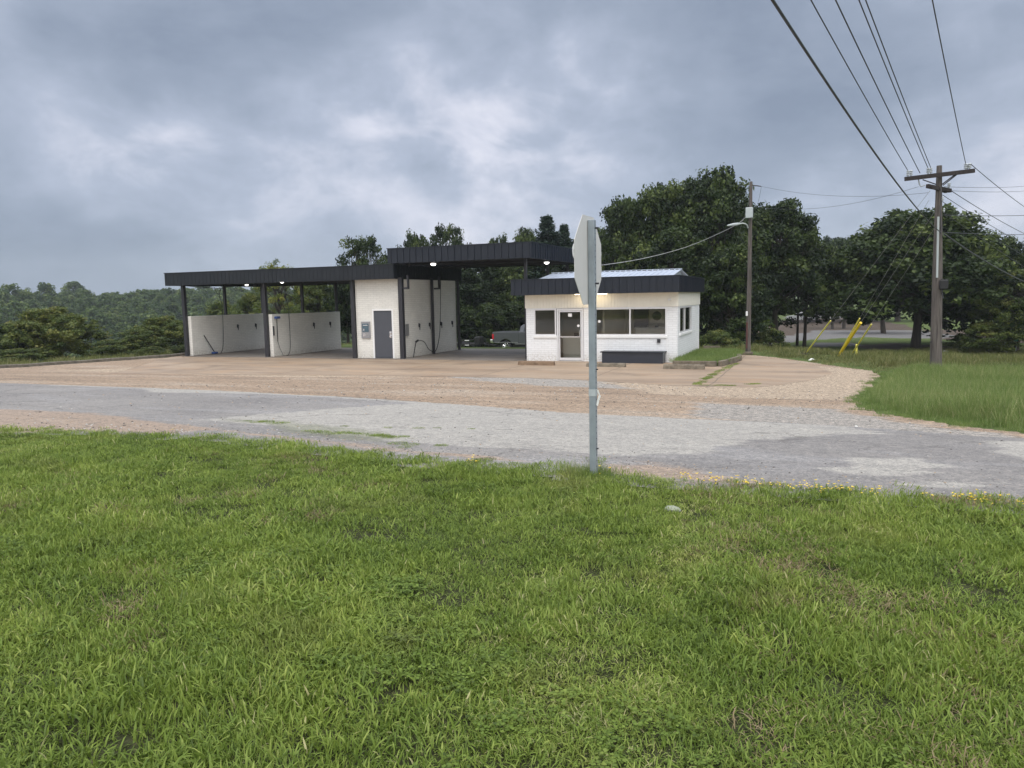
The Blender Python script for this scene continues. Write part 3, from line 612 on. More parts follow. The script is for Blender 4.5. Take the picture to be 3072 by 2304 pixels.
# tall grass on the right and field behind
TG = [tuft('tall_tuft', 140, .30, .18, .44, .005, .45, M['tallgrass'], 50+i, .46, .20, .3, .16 if i < 2 else .03) for i in range(4)]+[tuft('mid_tuft', 140, .32, .10, .26, .006, .7, M['tallgrass'], 60+i, .36, .16, .3, .02) for i in range(3)]
FG = [tuft('field_tuft', 90, .45, .05, .15, .010, .8, M['fieldgrass'], 70+i, .45, .22, .3, .05) for i in range(4)]+[tuft('weed_tuft', 70, .35, .12, .34, .012, .5, M['fieldgrass'], 80+i, .55, .2, .3, .05) for i in range(2)]
tall_poly = grass_r[:10]+PG([(2700, 1105), (2850, 1112), (3072, 1120), (3400, 1130)])+[(22, 17)]
def rand_in(poly, dens):
    Q = np.array(poly); a, b = Q.min(0), Q.max(0); n = int((b[0]-a[0])*(b[1]-a[1])*dens)
    P = np.stack([rng.uniform(a[0], b[0], n), rng.uniform(a[1], b[1], n)], -1); return P[inpoly(P[:, 0], P[:, 1], poly)]
P1 = rand_in([q for q in tall_poly if q[0] < 60], 26); sd1 = sdist(P1[:, 0], P1[:, 1], tall_poly)
pid1 = np.where(sd1 < .5, 4+rng.integers(0, 3, len(P1)), rng.integers(0, 4, len(P1))); sc1 = .35+.65*ss(sd1, 0, 1.1)
P1 = P1+rng.normal(0, 1, P1.shape)*np.where(sd1 < .5, .20, .10)[:, None]
scatter('tall_grass', np.stack([P1[:, 0], P1[:, 1], zt(P1[:, 0], P1[:, 1])-.01], -1), np.stack([rng.normal(0, .1, len(P1)), rng.normal(0, .1, len(P1)), rng.uniform(0, 6.28, len(P1))], -1), sc1*rng.uniform(.7, 1.15, len(P1)), remap(pid1, TG), proto_collection('tall protos', TG), 'tall unmown green grass round the right utility pole', 'grass')
field_poly = grass_r[9:]+[(-4.4, 36.8), (-4.5, 44), (8, 66), (40, 60), (45, 20), (22, 17)]+PG([(3400, 1130), (3072, 1120), (2850, 1112), (2700, 1105)])
P2 = rand_in(field_poly, 7); d2 = np.hypot(P2[:, 0], P2[:, 1])
bare = np.max([zonefn([q], .4)(P2[:, 0], P2[:, 1]) for q in (lit, lit2, lit3, trk, trk3)], axis=0)
P2 = P2[(bare < .35) | (rng.uniform(0, 1, len(P2)) < .06)]
e2 = sdist(P2[:, 0], P2[:, 1], field_poly)
pid2 = np.where((wob(P2[:, 0], P2[:, 1], .8, 1) > .6), 4+rng.integers(0, 2, len(P2)), rng.integers(0, 4, len(P2)))
scatter('field_grass', np.stack([P2[:, 0], P2[:, 1], zt(P2[:, 0], P2[:, 1])-.01], -1), np.stack([0*e2, 0*e2, rng.uniform(0, 6.28, len(P2))], -1), (.5+.5*ss(e2, 0, 1))*rng.uniform(.7, 1.2, len(P2)), remap(pid2, FG), proto_collection('field protos', FG), 'patchy rough grass and weeds of the field by the guy wires', 'grass')

# ================================================================== CAR WASH
def ribbed(mb, x0, x1, y0, y1, z0, z1, step=.30, rib=.035, d=.018, sides='FRLB', t=.06):
    """hollow fascia ring with ribs standing proud"""
    mb.box(x0, x1, y0, y0+t, z0, z1); mb.box(x0, x1, y1-t, y1, z0, z1)
    mb.box(x0, x0+t, y0+t, y1-t, z0, z1); mb.box(x1-t, x1, y0+t, y1-t, z0, z1)
    k = x0+step/2
    while k < x1-.02:
        if 'F' in sides: mb.box(k, k+rib, y0-d, y0, z0+.01, z1-.01)
        if 'B' in sides: mb.box(k, k+rib, y1, y1+d, z0+.01, z1-.01)
        k += step
    k = y0+step/2
    while k < y1-.02:
        if 'R' in sides: mb.box(x1, x1+d, k, k+rib, z0+.01, z1-.01)
        if 'L' in sides: mb.box(x0-d, x0, k, k+rib, z0+.01, z1-.01)
        k += step
    c = .025   # cap flashing
    mb.box(x0-c, x1+c, y0-c, y0+t+c, z1, z1+.03); mb.box(x0-c, x1+c, y1-t-c, y1+c, z1, z1+.03)
    mb.box(x0-c, x0+t+c, y0+t+c, y1-t-c, z1, z1+.03); mb.box(x1-t-c, x1+c, y0+t+c, y1-t-c, z1, z1+.03)
    return mb
YF = 30.
cw = empty('car_wash', (-23.4, 33, 0), 0, 'open car wash of white brick bays under a low and a raised dark metal canopy', 'car wash')
FL = .035
# bay walls
WX = (-29.45, -24.45)
for i, x in enumerate(WX):
    MB().bbox(x-.08, x+.12, 30.08, 35.75, FL, 2.02+.05*i, .012).build('bay_wall', M['brick'], cw)
# equipment room
room = MB()
rx0, rx1, ry0, ry1, rt = -19.55, -17.28, 30.0, 35.7, 3.60
dx0, dx1, dt = -18.66, -17.68, 2.19
w = .2
room.box(rx0, dx0, ry0, ry0+w, FL, rt); room.box(dx1, rx1, ry0, ry0+w, FL, rt); room.box(dx0, dx1, ry0, ry0+w, dt, rt)
room.box(rx0, rx0+w, ry0+w, ry1-w, FL, rt); room.box(rx1-w, rx1, ry0+w, ry1-w, FL, rt); room.box(rx0, rx1, ry1-w, ry1, FL, rt)
room.build('equipment_room_wall', M['brick'], cw)
dr = MB().bbox(dx0+.02, dx1-.02, ry0+.03, ry0+.08, FL+.01, dt-.02, .004).build('door', M['doorgrey'], cw)
fr = MB(); fr.box(dx0-.05, dx0+.02, ry0-.012, ry0+.12, FL, dt+.05); fr.box(dx1-.02, dx1+.05, ry0-.012, ry0+.12, FL, dt+.05); fr.box(dx0+.02, dx1-.02, ry0-.012, ry0+.12, dt-.02, dt+.05)
fr.build('frame', M['white'], dr)
hb = MB(); hb.tube([(-17.80, ry0-.045, 1.02), (-17.80, ry0+.03, 1.02)], .035, 10); hb.tube([(-17.80, ry0-.03, 1.18), (-17.80, ry0+.03, 1.18)], .028, 10); hb.box(-17.85, -17.75, ry0+.02, ry0+.03, .95, 1.25)
hb.build('handle', M['chrome'], dr)
kp = MB().bbox(-19.28, -18.82, ry0-.06, ry0+.01, .93, 1.69, .008).build('pay_panel', M['kiosk'], cw)
MB().bbox(-19.22, -18.88, ry0-.068, ry0-.058, 1.22, 1.60, .003).build('display', M['screen'], kp)
MB().box(-19.17, -18.93, ry0-.074, ry0-.069, 1.50, 1.54).build('label_strip', M['chrome'], kp); MB().box(-19.17, -19.10, ry0-.075, ry0-.069, 1.28, 1.36).build('button', M['chrome'], kp); MB().tube([(-18.95, ry0-.075, 1.12), (-18.95, ry0-.055, 1.12)], .022, 8).build('lock', M['chrome'], kp); MB().box(-19.18, -19.06, ry0-.066, ry0-.06, 1.02, 1.15).build('coin_tray', M['chrome'], kp)
kp2 = MB().bbox(-17.27, -17.19, 30.32, 30.62, 1.02, 1.55, .006).build('meter_box', M['kiosk'], cw)
MB().bbox(-24.66, -24.58, 30.02, 30.16, 1.02, 1.55, .006).box(-24.58, -24.28, 30.10, 30.16, 1.05, 1.5).build('meter_box', M['steel'], cw)
# posts: square tubes
def post(x, y, z1, s=.075, name='post', z0=0): return MB().bbox(x-s, x+s, y-s, y+s, z0, z1, .006).build(name, M['steel'], cw)
for x in (-29.62, -24.62):
    for y, s in ((30.0, .085), (32.85, .065), (35.85, .065)): post(x+(0 if y < 31 else .02), y-.0, 3.62, s)
post(-19.66, 29.95, 3.62, .085); post(-19.66, 35.85, 3.6, .06)
for y, s in ((29.95, .10), (32.9, .055), (35.75, .055)): post(-17.16, y, 3.62, s)
# canopy brackets beside the posts
for y in (29.92, 32.9):
    MB().box(-17.06, -16.84, y, y+.09, 3.10, 3.18).box(-16.84, -16.76, y, y+.09, 3.10, 3.7).build('bracket', M['steel'], cw)
# low canopy
lx0, lx1, ly0, ly1 = -30.28, -17.24, 29.5, 36.4
cn = ribbed(MB(), lx0, lx1, ly0, ly1, 3.55, 4.16, .23, .02, .010).build('canopy', M['fascia_old'], cw); tag(cn, 'long low canopy fascia with weather streaks')
MB().box(lx0+.06, lx1-.06, ly0+.06, ly1-.06, 3.86, 3.92).build('roof_deck', M['soffit'], cn)
b = MB()
for y in (30.0, 32.85, 35.85): b.box(lx0+.07, lx1-.07, y-.06, y+.06, 3.62, 3.84)
x = lx0+1.2
while x < lx1-.3: b.box(x, x+.05, ly0+.07, ly1-.07, 3.84, 3.86); x += 1.25
b.build('beams', M['steel'], cn)
# high canopy over the third bay
hx0, hx1, hy0, hy1, hz0, hz1 = -17.50, -10.83, 29.48, 37.0, 4.22, 4.84
cn2 = ribbed(MB(), hx0, hx1, hy0, hy1, hz0, hz1, .305, .035, .03).build('canopy', M['fascia'], cw); tag(cn2, 'raised canopy of dark blue grey ribbed panels over the third bay')
MB().box(hx0+.06, hx1-.06, hy0+.06, hy1-.06, 4.46, 4.50).build('roof_deck', M['soffit'], cn2)
b = MB()
for y in (30.4, 33.2, 36.1): b.box(hx0+.07, hx1-.07, y-.06, y+.06, 4.24, 4.44)
for i in range(9): b.box(hx0+.5+i*.72, hx0+.55+i*.72, hy0+.07, hy1-.07, 4.44, 4.46)
b.build('beams', M['steel'], cn2)
b = MB(); b.tube([(-16.9, 30.0, 4.18), (-12.0, 33.0, 4.16)], .022, 6); b.tube([(-16.6, 33.0, 4.14), (-11.2, 32.0, 4.15)], .018, 6); b.tube([(-15.2, 29.9, 4.20), (-15.2, 36.5, 4.20)], .02, 6)
b.build('conduit', M['black'], cn2)
for y in (30.35, 33.2, 36.1): post(-11.42, y, 4.25, .06)
for y in (30.3, 36.1): post(-16.9, y, 4.25, .05, z0=4.1)
# vent pipe on the high canopy
MB().tube([(-13.9, 33.5, 4.5), (-13.9, 33.5, 5.35)], .035, 8).build('vent_pipe', M['galv'], cw)
# lamps under the canopies
def bulkhead(px, py, z, par, s=.07):
    c = at_z(px, py, z)
    h = MB().box(c.x-.12, c.x+.12, c.y-.05, c.y+.05, z+.05, z+.11).build('lamp', M['kiosk'], par)
    V = MB()
    n = 10
    for j in range(4):
        r = s*math.cos(j*math.pi/8); zz = z+.05-s*.8*math.sin(j*math.pi/8)
        V.v += [(c.x+r*1.3*math.cos(2*math.pi*k/n), c.y+r*math.sin(2*math.pi*k/n), zz) for k in range(n)]
    for j in range(3):
        for k in range(n): V.f.append((j*n+k, j*n+(k+1) % n, (j+1)*n+(k+1) % n, (j+1)*n+k))
    V.f.append(tuple(3*n+k for k in range(n)))
    V.build('bulb', M['bulb'], h, smooth=True); return c
bulkhead(740, 857, 3.55, cw); bulkhead(846, 849, 3.57, cw); bulkhead(1300, 795, 4.12, cw, .095); bulkhead(1640, 791, 4.05, cw, .085)
# vacuum/bracket hooks on the walls ("mat clamps")
def clamp(x, y, z, side):
    g = MB(); g.box(min(x, x+side*.05), max(x, x+side*.05), y-.02, y+.02, z-.02, z+.16)
    g.prism([(y-.045, z+.15), (y+.045, z+.13), (y+.02, z-.08), (y+.0, z-.16), (y-.02, z-.06)], 'x', x+side*.05, x+side*.075)
    return g.build('mat_clamp', M['steel'], cw)
for px, py in ((712, 982), (766, 979)): c = at_x(px, py, WX[0]+.12); clamp(c.x, c.y, c.z, 1)
for px, py in ((940, 977), (989, 974)): c = at_x(px, py, WX[1]+.12); clamp(c.x, c.y, c.z, 1)
for px, py in ((1256, 980), (1287, 978), (1322, 975), (1355, 972)): c = at_x(px, py, rx1); clamp(c.x, c.y, c.z, 1)

# hoses and brushes (rest against the walls: things of their own)
def pxl(pts, X): return [at_x(a, b, X) for a, b in pts]
def spline(pts, k=8):
    P = [Vector(p) for p in pts]; P = [P[0]*2-P[1]]+P+[P[-1]*2-P[-2]]; out = []
    for i in range(1, len(P)-2):
        for j in range(k):
            t = j/k; a, b_, c, d = P[i-1:i+3]
            out.append(.5*((2*b_)+(c-a)*t+(2*a-5*b_+4*c-d)*t*t+(3*b_-a-3*c+d)*t**3))
    out.append(P[-2]); return out
def thing_tube(name, pts, r, material, label, cat, group=None, n=6, sm=8):
    o = MB().tube(spline(pts, sm) if sm else pts, r, n).build(name, material, None, smooth=True); return tag(o, label, cat, group)
# bay 1: hose hanging down by the middle post, brush leaning on wall
X1 = WX[0]+.30
thing_tube('wash_hose', [(-26.9, 32.2, 3.5)]+[at_x(*p, X1) for p in ((664, 866), (667, 920), (669.5, 990), (669, 1040), (662, 1060), (652, 1064.5))], .016, M['black'], 'thin black hose hanging in the first bay left of the middle post', 'hose', 'hoses hanging in the wash bays')
t = empty('foam_brush', at_x(647, 1067, X1), 0, 'long handled blue foam brush leaning on the first bay wall', 'brush', 'foam brushes in the bays')
a, b = at_x(612, 1006, WX[0]+.16), at_x(645, 1066, X1); b.z = .1
MB().tube([a, b], .022, 8).build('handle', M['black'], t); MB().bbox(b.x-.1, b.x+.1, b.y-.16, b.y+.16, .04, .14, .03).build('brush_head', M['brushblue'], t)
X2 = WX[1]+.28
thing_tube('wash_hose', [(-22.6, 32.3, 3.5)]+[at_x(*p, X2) for p in ((863, 862), (866, 930), (870, 1000), (870.5, 1045), (866, 1063), (858, 1068))], .014, M['black'], 'thin black hose hanging in the second bay before the brick wall', 'hose', 'hoses hanging in the wash bays')
t = empty('foam_brush', at_x(832, 960, WX[1]+.16), 0, 'blue foam brush hung head up on the second bay wall', 'brush', 'foam brushes in the bays')
a, b = at_x(830, 953, WX[1]+.2), at_x(833.5, 1024, WX[1]+.2)
MB().tube([a, b], .02, 8).build('handle', M['black'], t); MB().bbox(a.x-.05, a.x+.1, a.y-.13, a.y+.17, a.z-.05, a.z+.06, .02).build('brush_head', M['brushblue'], t)
MB().tube(spline([b, at_x(840, 1045, WX[1]+.3), at_x(850, 1066, WX[1]+.5)], 6), .012, 6).build('hose', M['black'], t)
X3 = rx1+.30
thing_tube('wash_hose', [at_z(1325, 803, 4.2)]+[at_x(*p, X3) for p in ((1322, 845), (1321, 940), (1319, 1000), (1312, 1040), (1303, 1057), (1296, 1054), (1285, 1046), (1276, 1030), (1268, 1023), (1256, 1022.5), (1248, 1028))], .018, M['black'], 'long black hose looping down to the wand by the room wall', 'hose', 'hoses hanging in the wash bays')
t = empty('pressure_wand', at_x(1240, 1072, X3-.1), 0, 'black pressure wand standing against the equipment room wall', 'wand')
a, b = at_x(1247.5, 1027, X3-.05), at_x(1240, 1073, X3-.05)
MB().tube([a, b], .022, 8).build('lance', M['black'], t); MB().tube([a+Vector((0, -.03, .03)), a+Vector((0, .22, .09))], .03, 8).build('grip', M['black'], t)
for q in range(2): pass
# boom arms with hanging loops under the low canopy
def loop(px0, py0, px1, py1, dip, Y, label):
    a, b = at_y(px0, py0, Y), at_y(px1, py1, Y); pts = [a.lerp(b, i/10)-Vector((0, 0, dip*4*(i/10)*(1-i/10))) for i in range(11)]
    thing_tube('hose_loop', pts, .014, M['black'], label, 'hose', None, 6, 0)
loop(643, 862, 664, 866, .32, 32.4, 'black hose loop sagging under the canopy above the first bay')
loop(876, 856, 894, 857, .27, 32.4, 'black hose loop sagging under the canopy above the second bay')
loop(1632, 795, 1649, 795, .36, 33.2, 'pale hose loop hanging beneath the raised canopy near its right post')
def boom(a, b, label): thing_tube('boom_arm', [a, b], .018, M['steel'], label, 'boom arm', 'ceiling boom arms of the wash bays', 6, 0)
boom(at_y(560, 858, 31.2), at_y(668, 866, 32.0), 'ceiling boom arm above the first wash bay'); boom(at_y(800, 858, 31), at_y(880, 893, 34.5), 'ceiling boom arm slanting down above the second wash bay')
boom(at_z(1325, 802, 4.19), at_z(1480, 794, 4.19), 'ceiling boom arm beneath the raised canopy of the third bay')

# ================================================================== OFFICE
of = empty('office_building', (-8.2, 32.8, 0), 0, 'small white brick office with dark ribbed fascia and low metal gable roof', 'building')
ox0, ox1, oy0, oy1 = -11.30, -5.06, 30.0, 35.75; T = .2; bz, sz = 2.18, 2.78
def wall_with_holes(mb, a0, a1, z0, z1, holes, put):
    """cells around rectangular holes; put(a0,a1,z0,z1)"""
    xs = sorted({a0, a1, *[h[0] for h in holes], *[h[1] for h in holes]})
    for p, q in zip(xs[:-1], xs[1:]):
        hs = sorted([h for h in holes if h[0] <= p+1e-6 and h[1] >= q-1e-6], key=lambda h: h[2]); z = z0
        for h in hs:
            if h[2] > z: put(p, q, z, h[2])
            z = h[3]
        if z < z1: put(p, q, z, z1)
wm = MB()
fh = [(-10.95, -9.97, 1.06, 2.15), (-9.92, -8.85, 0.0, 2.15), (-8.37, -5.48, 1.06, 2.15)]
fh[1] = (-9.97, -8.82, 0.02, 2.15)
wall_with_holes(wm, ox0, ox1, .0, bz, fh, lambda a, b, c, d: wm.box(a, b, oy0, oy0+T, c, d))
sh = [(30.42, 33.40, 1.12, 2.15)]
wall_with_holes(wm, oy0+T, oy1, .0, bz, sh, lambda a, b, c, d: wm.box(ox1-T, ox1, a, b, c, d))
wm.box(ox0, ox0+T, oy0+T, oy1, 0, bz); wm.box(ox0+T, ox1-T, oy1-T, oy1, 0, bz)
wm.build('wall', M['brick_office'], of)
# vertical board siding above
sd2 = MB(); e = .03
sd2.box(ox0-e, ox1+e, oy0-e, oy0+T, bz, sz); sd2.box(ox0-e, ox1+e, oy1-T, oy1+e, bz, sz); sd2.box(ox1-T, ox1+e, oy0+T, oy1-T, bz, sz); sd2.box(ox0-e, ox0+T, oy0+T, oy1-T, bz, sz)
x = ox0
while x < ox1-.1:
    sd2.box(x+.012, x+.118, oy0-e-.012, oy0-e, bz+.003, sz-.02); x += .13
sd2.build('board_siding', M['cream'], of)
# corner boards
MB().box(ox1-.42, ox1-.40, oy0-.012, oy0-.002, .1, bz).build('conduit', M['white'], of)
# fascia
fx0, fx1, fy0, fy1, fz0, fz1 = -11.72, -4.90, 29.40, 36.2, 2.72, 3.335
fa = MB(); ribbed(fa, fx0, fx1, fy0, fy1, fz0, fz1, .29, .030, .028).build('fascia', M['fascia'], of)
MB().box(fx0+.06, fx1-.06, fy0+.06, fy1-.06, 2.79, 2.83).build('soffit', M['cream'], of)
# roof
rl, rr_ = -11.0, -5.35; ryf, ryb = 29.75, 35.9; rid = 32.6; rz0 = 3.22; rz1 = float(at_y(2070, 809, rid).z)
rf = MB()
for a_, za, b_, zb in ((ryf, rz0, rid, rz1), (rid, rz1, ryb, rz0)):
    rf.prism([(a_, za), (b_, zb), (b_, zb+.03), (a_, za+.03)], 'x', rl, rr_)
    x = rl+.1
    while x < rr_-.05:
        rf.prism([(a_, za+.03), (b_, zb+.03), (b_, zb+.055), (a_, za+.055)], 'x', x, x+.035); x += .23
rf.box(rl-.02, rr_+.02, rid-.11, rid+.11, rz1+.025, rz1+.06)
ro = rf.build('roof', M['roofmetal'], of)
for x in (rl+.1, rr_-.16): MB().prism([(ryf+.15, rz0), (ryb-.15, rz0), (rid, rz1-.03)], 'x', x, x+.04).build('gable', M['transformer'], ro)
MB().box(rl+.1, rr_-.1, rid-.135, rid-.112, rz1+.0, rz1+.035).build('ridge_closure', M['steel'], ro)
# windows
def window(name, x0, x1, z0, z1, Y, mull, axis='y', sill=True, lab=None):
    f = .055
    g = MB()
    def bx_(a, b, c, d, y0=-.015, y1=.09):
        if axis == 'y': g.box(a, b, Y+y0, Y+y1, c, d)
        else: g.box(Y-y1, Y-y0, a, b, c, d)
    bx_(x0, x0+f, z0, z1); bx_(x1-f, x1, z0, z1); bx_(x0+f, x1-f, z1-f, z1); bx_(x0+f, x1-f, z0, z0+f)
    for mx in mull: bx_(mx-f/2, mx+f/2, z0+f, z1-f)
    o = g.build(name, M['alu'], of)
    if lab: o['label'] = lab
    g = MB()
    if axis == 'y': g.box(x0+f*.6, x1-f*.6, Y+.035, Y+.041, z0+f*.6, z1-f*.6)
    else: g.box(Y-.041, Y-.035, x0+f*.6, x1-f*.6, z0+f*.6, z1-f*.6)
    g.build('pane', M['glass'], o)
    if sill:
        g = MB()
        if axis == 'y': g.bbox(x0-.03, x1+.03, Y-.05, Y+.01, z0-.10, z0, .008)
        else: g.bbox(Y-.01, Y+.05, x0-.03, x1+.03, z0-.10, z0, .008)
        g.build('sill', M['white'], o)
    return o
window('window', -10.95, -9.99, 1.06, 2.15, oy0, []); window('window', -8.37, -5.48, 1.06, 2.15, oy0, [-6.925]); window('window', 30.42, 33.40, 1.12, 2.15, ox1, [31.75], 'x')
for (x0, z0_) in ((-8.26, 1.62),): MB().tube([(x0+.08, oy0+.026, z0_), (x0+.08, oy0+.034, z0_)], .055, 16).build('round_sticker', M['white'], of)
# door
d = MB(); X0, X1_, Z1 = -9.96, -8.83, 2.14
d.box(X0, X0+.07, oy0-.02, oy0+.1, .02, Z1); d.box(X1_-.07, X1_, oy0-.02, oy0+.1, .02, Z1); d.box(X0+.07, X1_-.07, oy0-.02, oy0+.1, Z1-.07, Z1)
do = d.build('door', M['alu'], of)
l = MB(); a, b = X0+.08, X1_-.08; l.box(a, a+.05, oy0, oy0+.05, .04, Z1-.08); l.box(b-.05, b, oy0, oy0+.05, .04, Z1-.08); l.box(a+.05, b-.05, oy0, oy0+.05, Z1-.13, Z1-.08); l.box(a+.05, b-.05, oy0, oy0+.05, .04, .15)
l.build('door_leaf', M['alu'], do); MB().box(a+.03, b-.03, oy0+.022, oy0+.028, .12, Z1-.1).build('pane', M['glass'], do)
MB().box(a+.03, b-.03, oy0-.05, oy0-.02, .98, 1.03).tube([(b-.07, oy0-.05, 1.0), (b-.07, oy0-.09, 1.0), (b-.07, oy0-.09, 1.28), (b-.07, oy0-.02, 1.28)], .013, 6).build('push_bar', M['chrome'], do)
MB().box(a+.40, a+.56, oy0+.012, oy0+.018, 1.82, 1.95).build('notice', M['white'], do); MB().tube([(b-.14, oy0+.012, 1.45), (b-.14, oy0+.018, 1.45)], .055, 16).build('round_sticker', M['white'], do)
MB().box(-5.84, -5.72, oy0-.07, oy0, .78, .92).tube([(-5.78, oy0-.09, .84), (-5.78, oy0-.05, .84)], .05, 8).build('outlet_box', M['steel'], of)
MB().box(-5.42, -5.30, oy0-.10, oy0-.045, 2.42, 2.48).tube([(-5.36, oy0-.07, 2.45), (-5.36, oy0-.16, 2.41)], .03, 8).build('flood_lamp', M['white'], of)
tb = MB().box(-9.12, -7.72, 29.62, 29.72, 2.745, 2.79).build('tube_light', M['kiosk'], of)
MB().tube([(-9.08, 29.67, 2.725), (-7.76, 29.67, 2.725)], .022, 8).build('tube', M['tube'], tb)
al = bpy.data.lights.new('tube_lamp', 'AREA'); al.shape = 'RECTANGLE'; al.size = 1.3; al.size_y = .06; al.energy = 3.5; al.color = (1, .78, .48)
ao = bpy.data.objects.new('tube_lamp', al); COL.objects.link(ao); ao.location = (-8.42, 29.67, 2.70); ao.parent = of; ao.matrix_parent_inverse = parent_inv(of)
# interior
i_ = MB(); i_.box(ox0+T, ox1-T, oy0+T, oy1-T, 0, .05); i_.box(ox0+T, ox1-T, oy0+T, oy1-T, 2.55, 2.6); i_.box(ox0+T, ox1-T, 34.2, 34.25, .05, 2.55); i_.build('interior_lining', M['inside'], of)
MB().box(-8.2, -8.12, 30.6, 34.2, .05, 2.55).build('partition', M['inside'], of)
counter = MB().bbox(-7.3, -5.4, 32.6, 33.3, .05, 1.22, .02).box(-7.34, -5.36, 32.55, 33.34, 1.22, 1.26).build('counter', M['white'], of)
ac = MB().bbox(-6.95, -6.30, 33.9, 34.2, 1.38, 2.05, .02).build('wall_unit', M['cream'], of)
MB().tube([(-6.62, 33.87, 1.72), (-6.62, 33.9, 1.72)], .20, 20).build('round_grille', M['steel'], ac)
MB().box(-7.7, -7.05, 34.14, 34.2, 1.15, 2.1).build('dark_poster', M['steel'], of)
MB().box(-7.2, -6.9, 32.9, 33.1, 1.26, 1.36).build('desk_phone', M['steel'], of); MB().box(-6.5, -6.35, 32.8, 32.9, 1.26, 1.34).build('cup', M['steel'], of)
def chair(x, y, label):
    c = empty('office_chair', (x, y, .05), 0, label, 'chair', 'waiting chairs inside the office')
    MB().bbox(x-.22, x+.22, y-.22, y+.22, .47, .52, .01).build('seat', M['black'], c); MB().bbox(x-.22, x+.22, y+.19, y+.23, .75, 1.0, .01).build('backrest', M['black'], c)
    for sx in (-.2, .2):
        for sy in (-.2, .2): MB().tube([(x+sx, y+sy, .05), (x+sx, y+sy, .47 if sy < 0 else .9)], .012, 6).build('leg', M['steel'], c)
chair(-10.05, 33.2, 'black waiting chair behind the left office window pane'); chair(-9.35, 33.2, 'black waiting chair seen through the glass office door'); 
MB().bbox(-9.95, -9.05, 30.75, 30.85, .05, .98, .01).build('low_partition', M['white'], of)
g = MB().bbox(-8.75, -8.2, 31.0, 32.2, .05, 1.0, .01).build('cupboard', M['cream'], of)

# ================================================================== things beside the office
bx = empty('storage_box', (-6.75, 29.65, 0), 0, 'long low dark painted storage box against the office front wall', 'storage box')
MB().bbox(-7.92, -5.52, 29.42, 29.99, .0, .42, .01).build('body', M['tarp'], bx); MB().bbox(-7.98, -5.47, 29.36, 29.995, .42, .46, .008).build('lid', M['fascia'], bx)
def wheel_stop(px0, px1, py, material, label, h=.15, d=.2, chips=0, seed=0):
    a, b = at_z(px0, py), at_z(px1, py+1); y = (a.y+b.y)/2; g = MB(); gg = random.Random(seed)
    t = empty('parking_stop', ((a.x+b.x)/2, y, 0), 0, label, 'parking stop', 'concrete parking stops before the office')
    n = 14; V = []; 
    mbb = MB()
    for i in range(n+1):
        x = a.x+(b.x-a.x)*i/n; j = lambda s: gg.uniform(-s, s)*chips
        for (yy, zz) in ((0, 0.0), (.03, h*.75+j(.02)), (.06+j(.01), h+j(.025)), (d-.05, h+j(.015)), (d-.02, h*.75), (d, 0.0)):
            mbb.v.append((x, y+yy, zz+.01))
    for i in range(n):
        for k in range(5): mbb.f.append((i*6+k, i*6+k+1, (i+1)*6+k+1, (i+1)*6+k))
    mbb.f.append(tuple(range(6))); mbb.f.append(tuple(n*6+k for k in range(6)))
    mbb.build('block', material, t)
    if chips:
        for x in (a.x+.4, b.x-.4): MB().tube([(x, y+d/2, h), (x, y+d/2, h+.02)], .02, 6).build('anchor_pin', M['steel'], t)
    return t
wheel_stop(1552, 1662, 1096, M['stop_tan'], 'clean tan timber parking stop left of the office door', .15, .2, .15, 1)
wheel_stop(1757, 1876, 1101, M['stop'], 'mossy worn parking stop right behind the sign post', .13, .2, 1.0, 2)
wheel_stop(1988, 2113, 1108, M['stop'], 'long worn parking stop nearest the planting bed', .16, .22, .7, 3)
# planting bed
pb = empty('planting_bed', (-4.0, 31, 0), 0, 'raised bed of bright grass edged with old timbers right of the office', 'planter')
A, B, C_ = at_z(2036, 1099), at_z(2160, 1100), at_z(2216, 1083)
A.z = B.z = C_.z = 0; A.x = -4.98
Dp = Vector((C_.x-.1, 32.3, 0))
def timber(a, b, name='timber', h=.2, wd_=.17, par=pb, mt='stop'):
    dvec = (b-a).normalized(); nrm = Vector((-dvec.y, dvec.x, 0))*wd_/2; g = MB()
    P4 = [a-nrm, b-nrm, b+nrm, a+nrm]; v = [(p.x, p.y, 0.01) for p in P4]+[(p.x, p.y, h) for p in P4]
    g.v = v; g.f = [(0, 1, 2, 3), (4, 5, 6, 7), (0, 1, 5, 4), (1, 2, 6, 5), (2, 3, 7, 6), (3, 0, 4, 7)]
    o = g.build(name, M[mt], par); bv = o.modifiers.new('bevel', 'BEVEL'); bv.width = .012; bv.segments = 2; return o
timber(A, B-Vector((.12, 0, 0))); timber(B+Vector((0, .02, 0)), C_); timber(C_+Vector((.02, .12, 0)), Dp); timber(at_z(2110, 1052)+Vector((0, 0, 0)), at_z(2160, 1052), h=.22)
so_ = MB(); pl = [(A.x, A.y+.08), (B.x-.05, B.y+.08), (C_.x-.1, C_.y), (Dp.x-.1, Dp.y), (Dp.x-.1, 34.6), (-5.0, 35.2)]
so_.prism(pl, 'z', -.02, .13); so_.build('soil', M['ground'], pb)
n = 420; Pp = np.array(pl); a0, b0 = Pp.min(0), Pp.max(0); Q = np.stack([rng.uniform(a0[0], b0[0], n), rng.uniform(a0[1], b0[1], n)], -1); Q = Q[inpoly(Q[:, 0], Q[:, 1], pl)]
scatter('bed_grass', np.stack([Q[:, 0], Q[:, 1], np.full(len(Q), .13)], -1), np.stack([0*Q[:, 0], 0*Q[:, 0], rng.uniform(0, 6.28, len(Q))], -1), rng.uniform(.45, .9, len(Q)), remap(4+rng.integers(0, 3, len(Q)), TG), bpy.data.collections['tall protos'], 'bright green grass growing in the timber edged bed', 'grass')
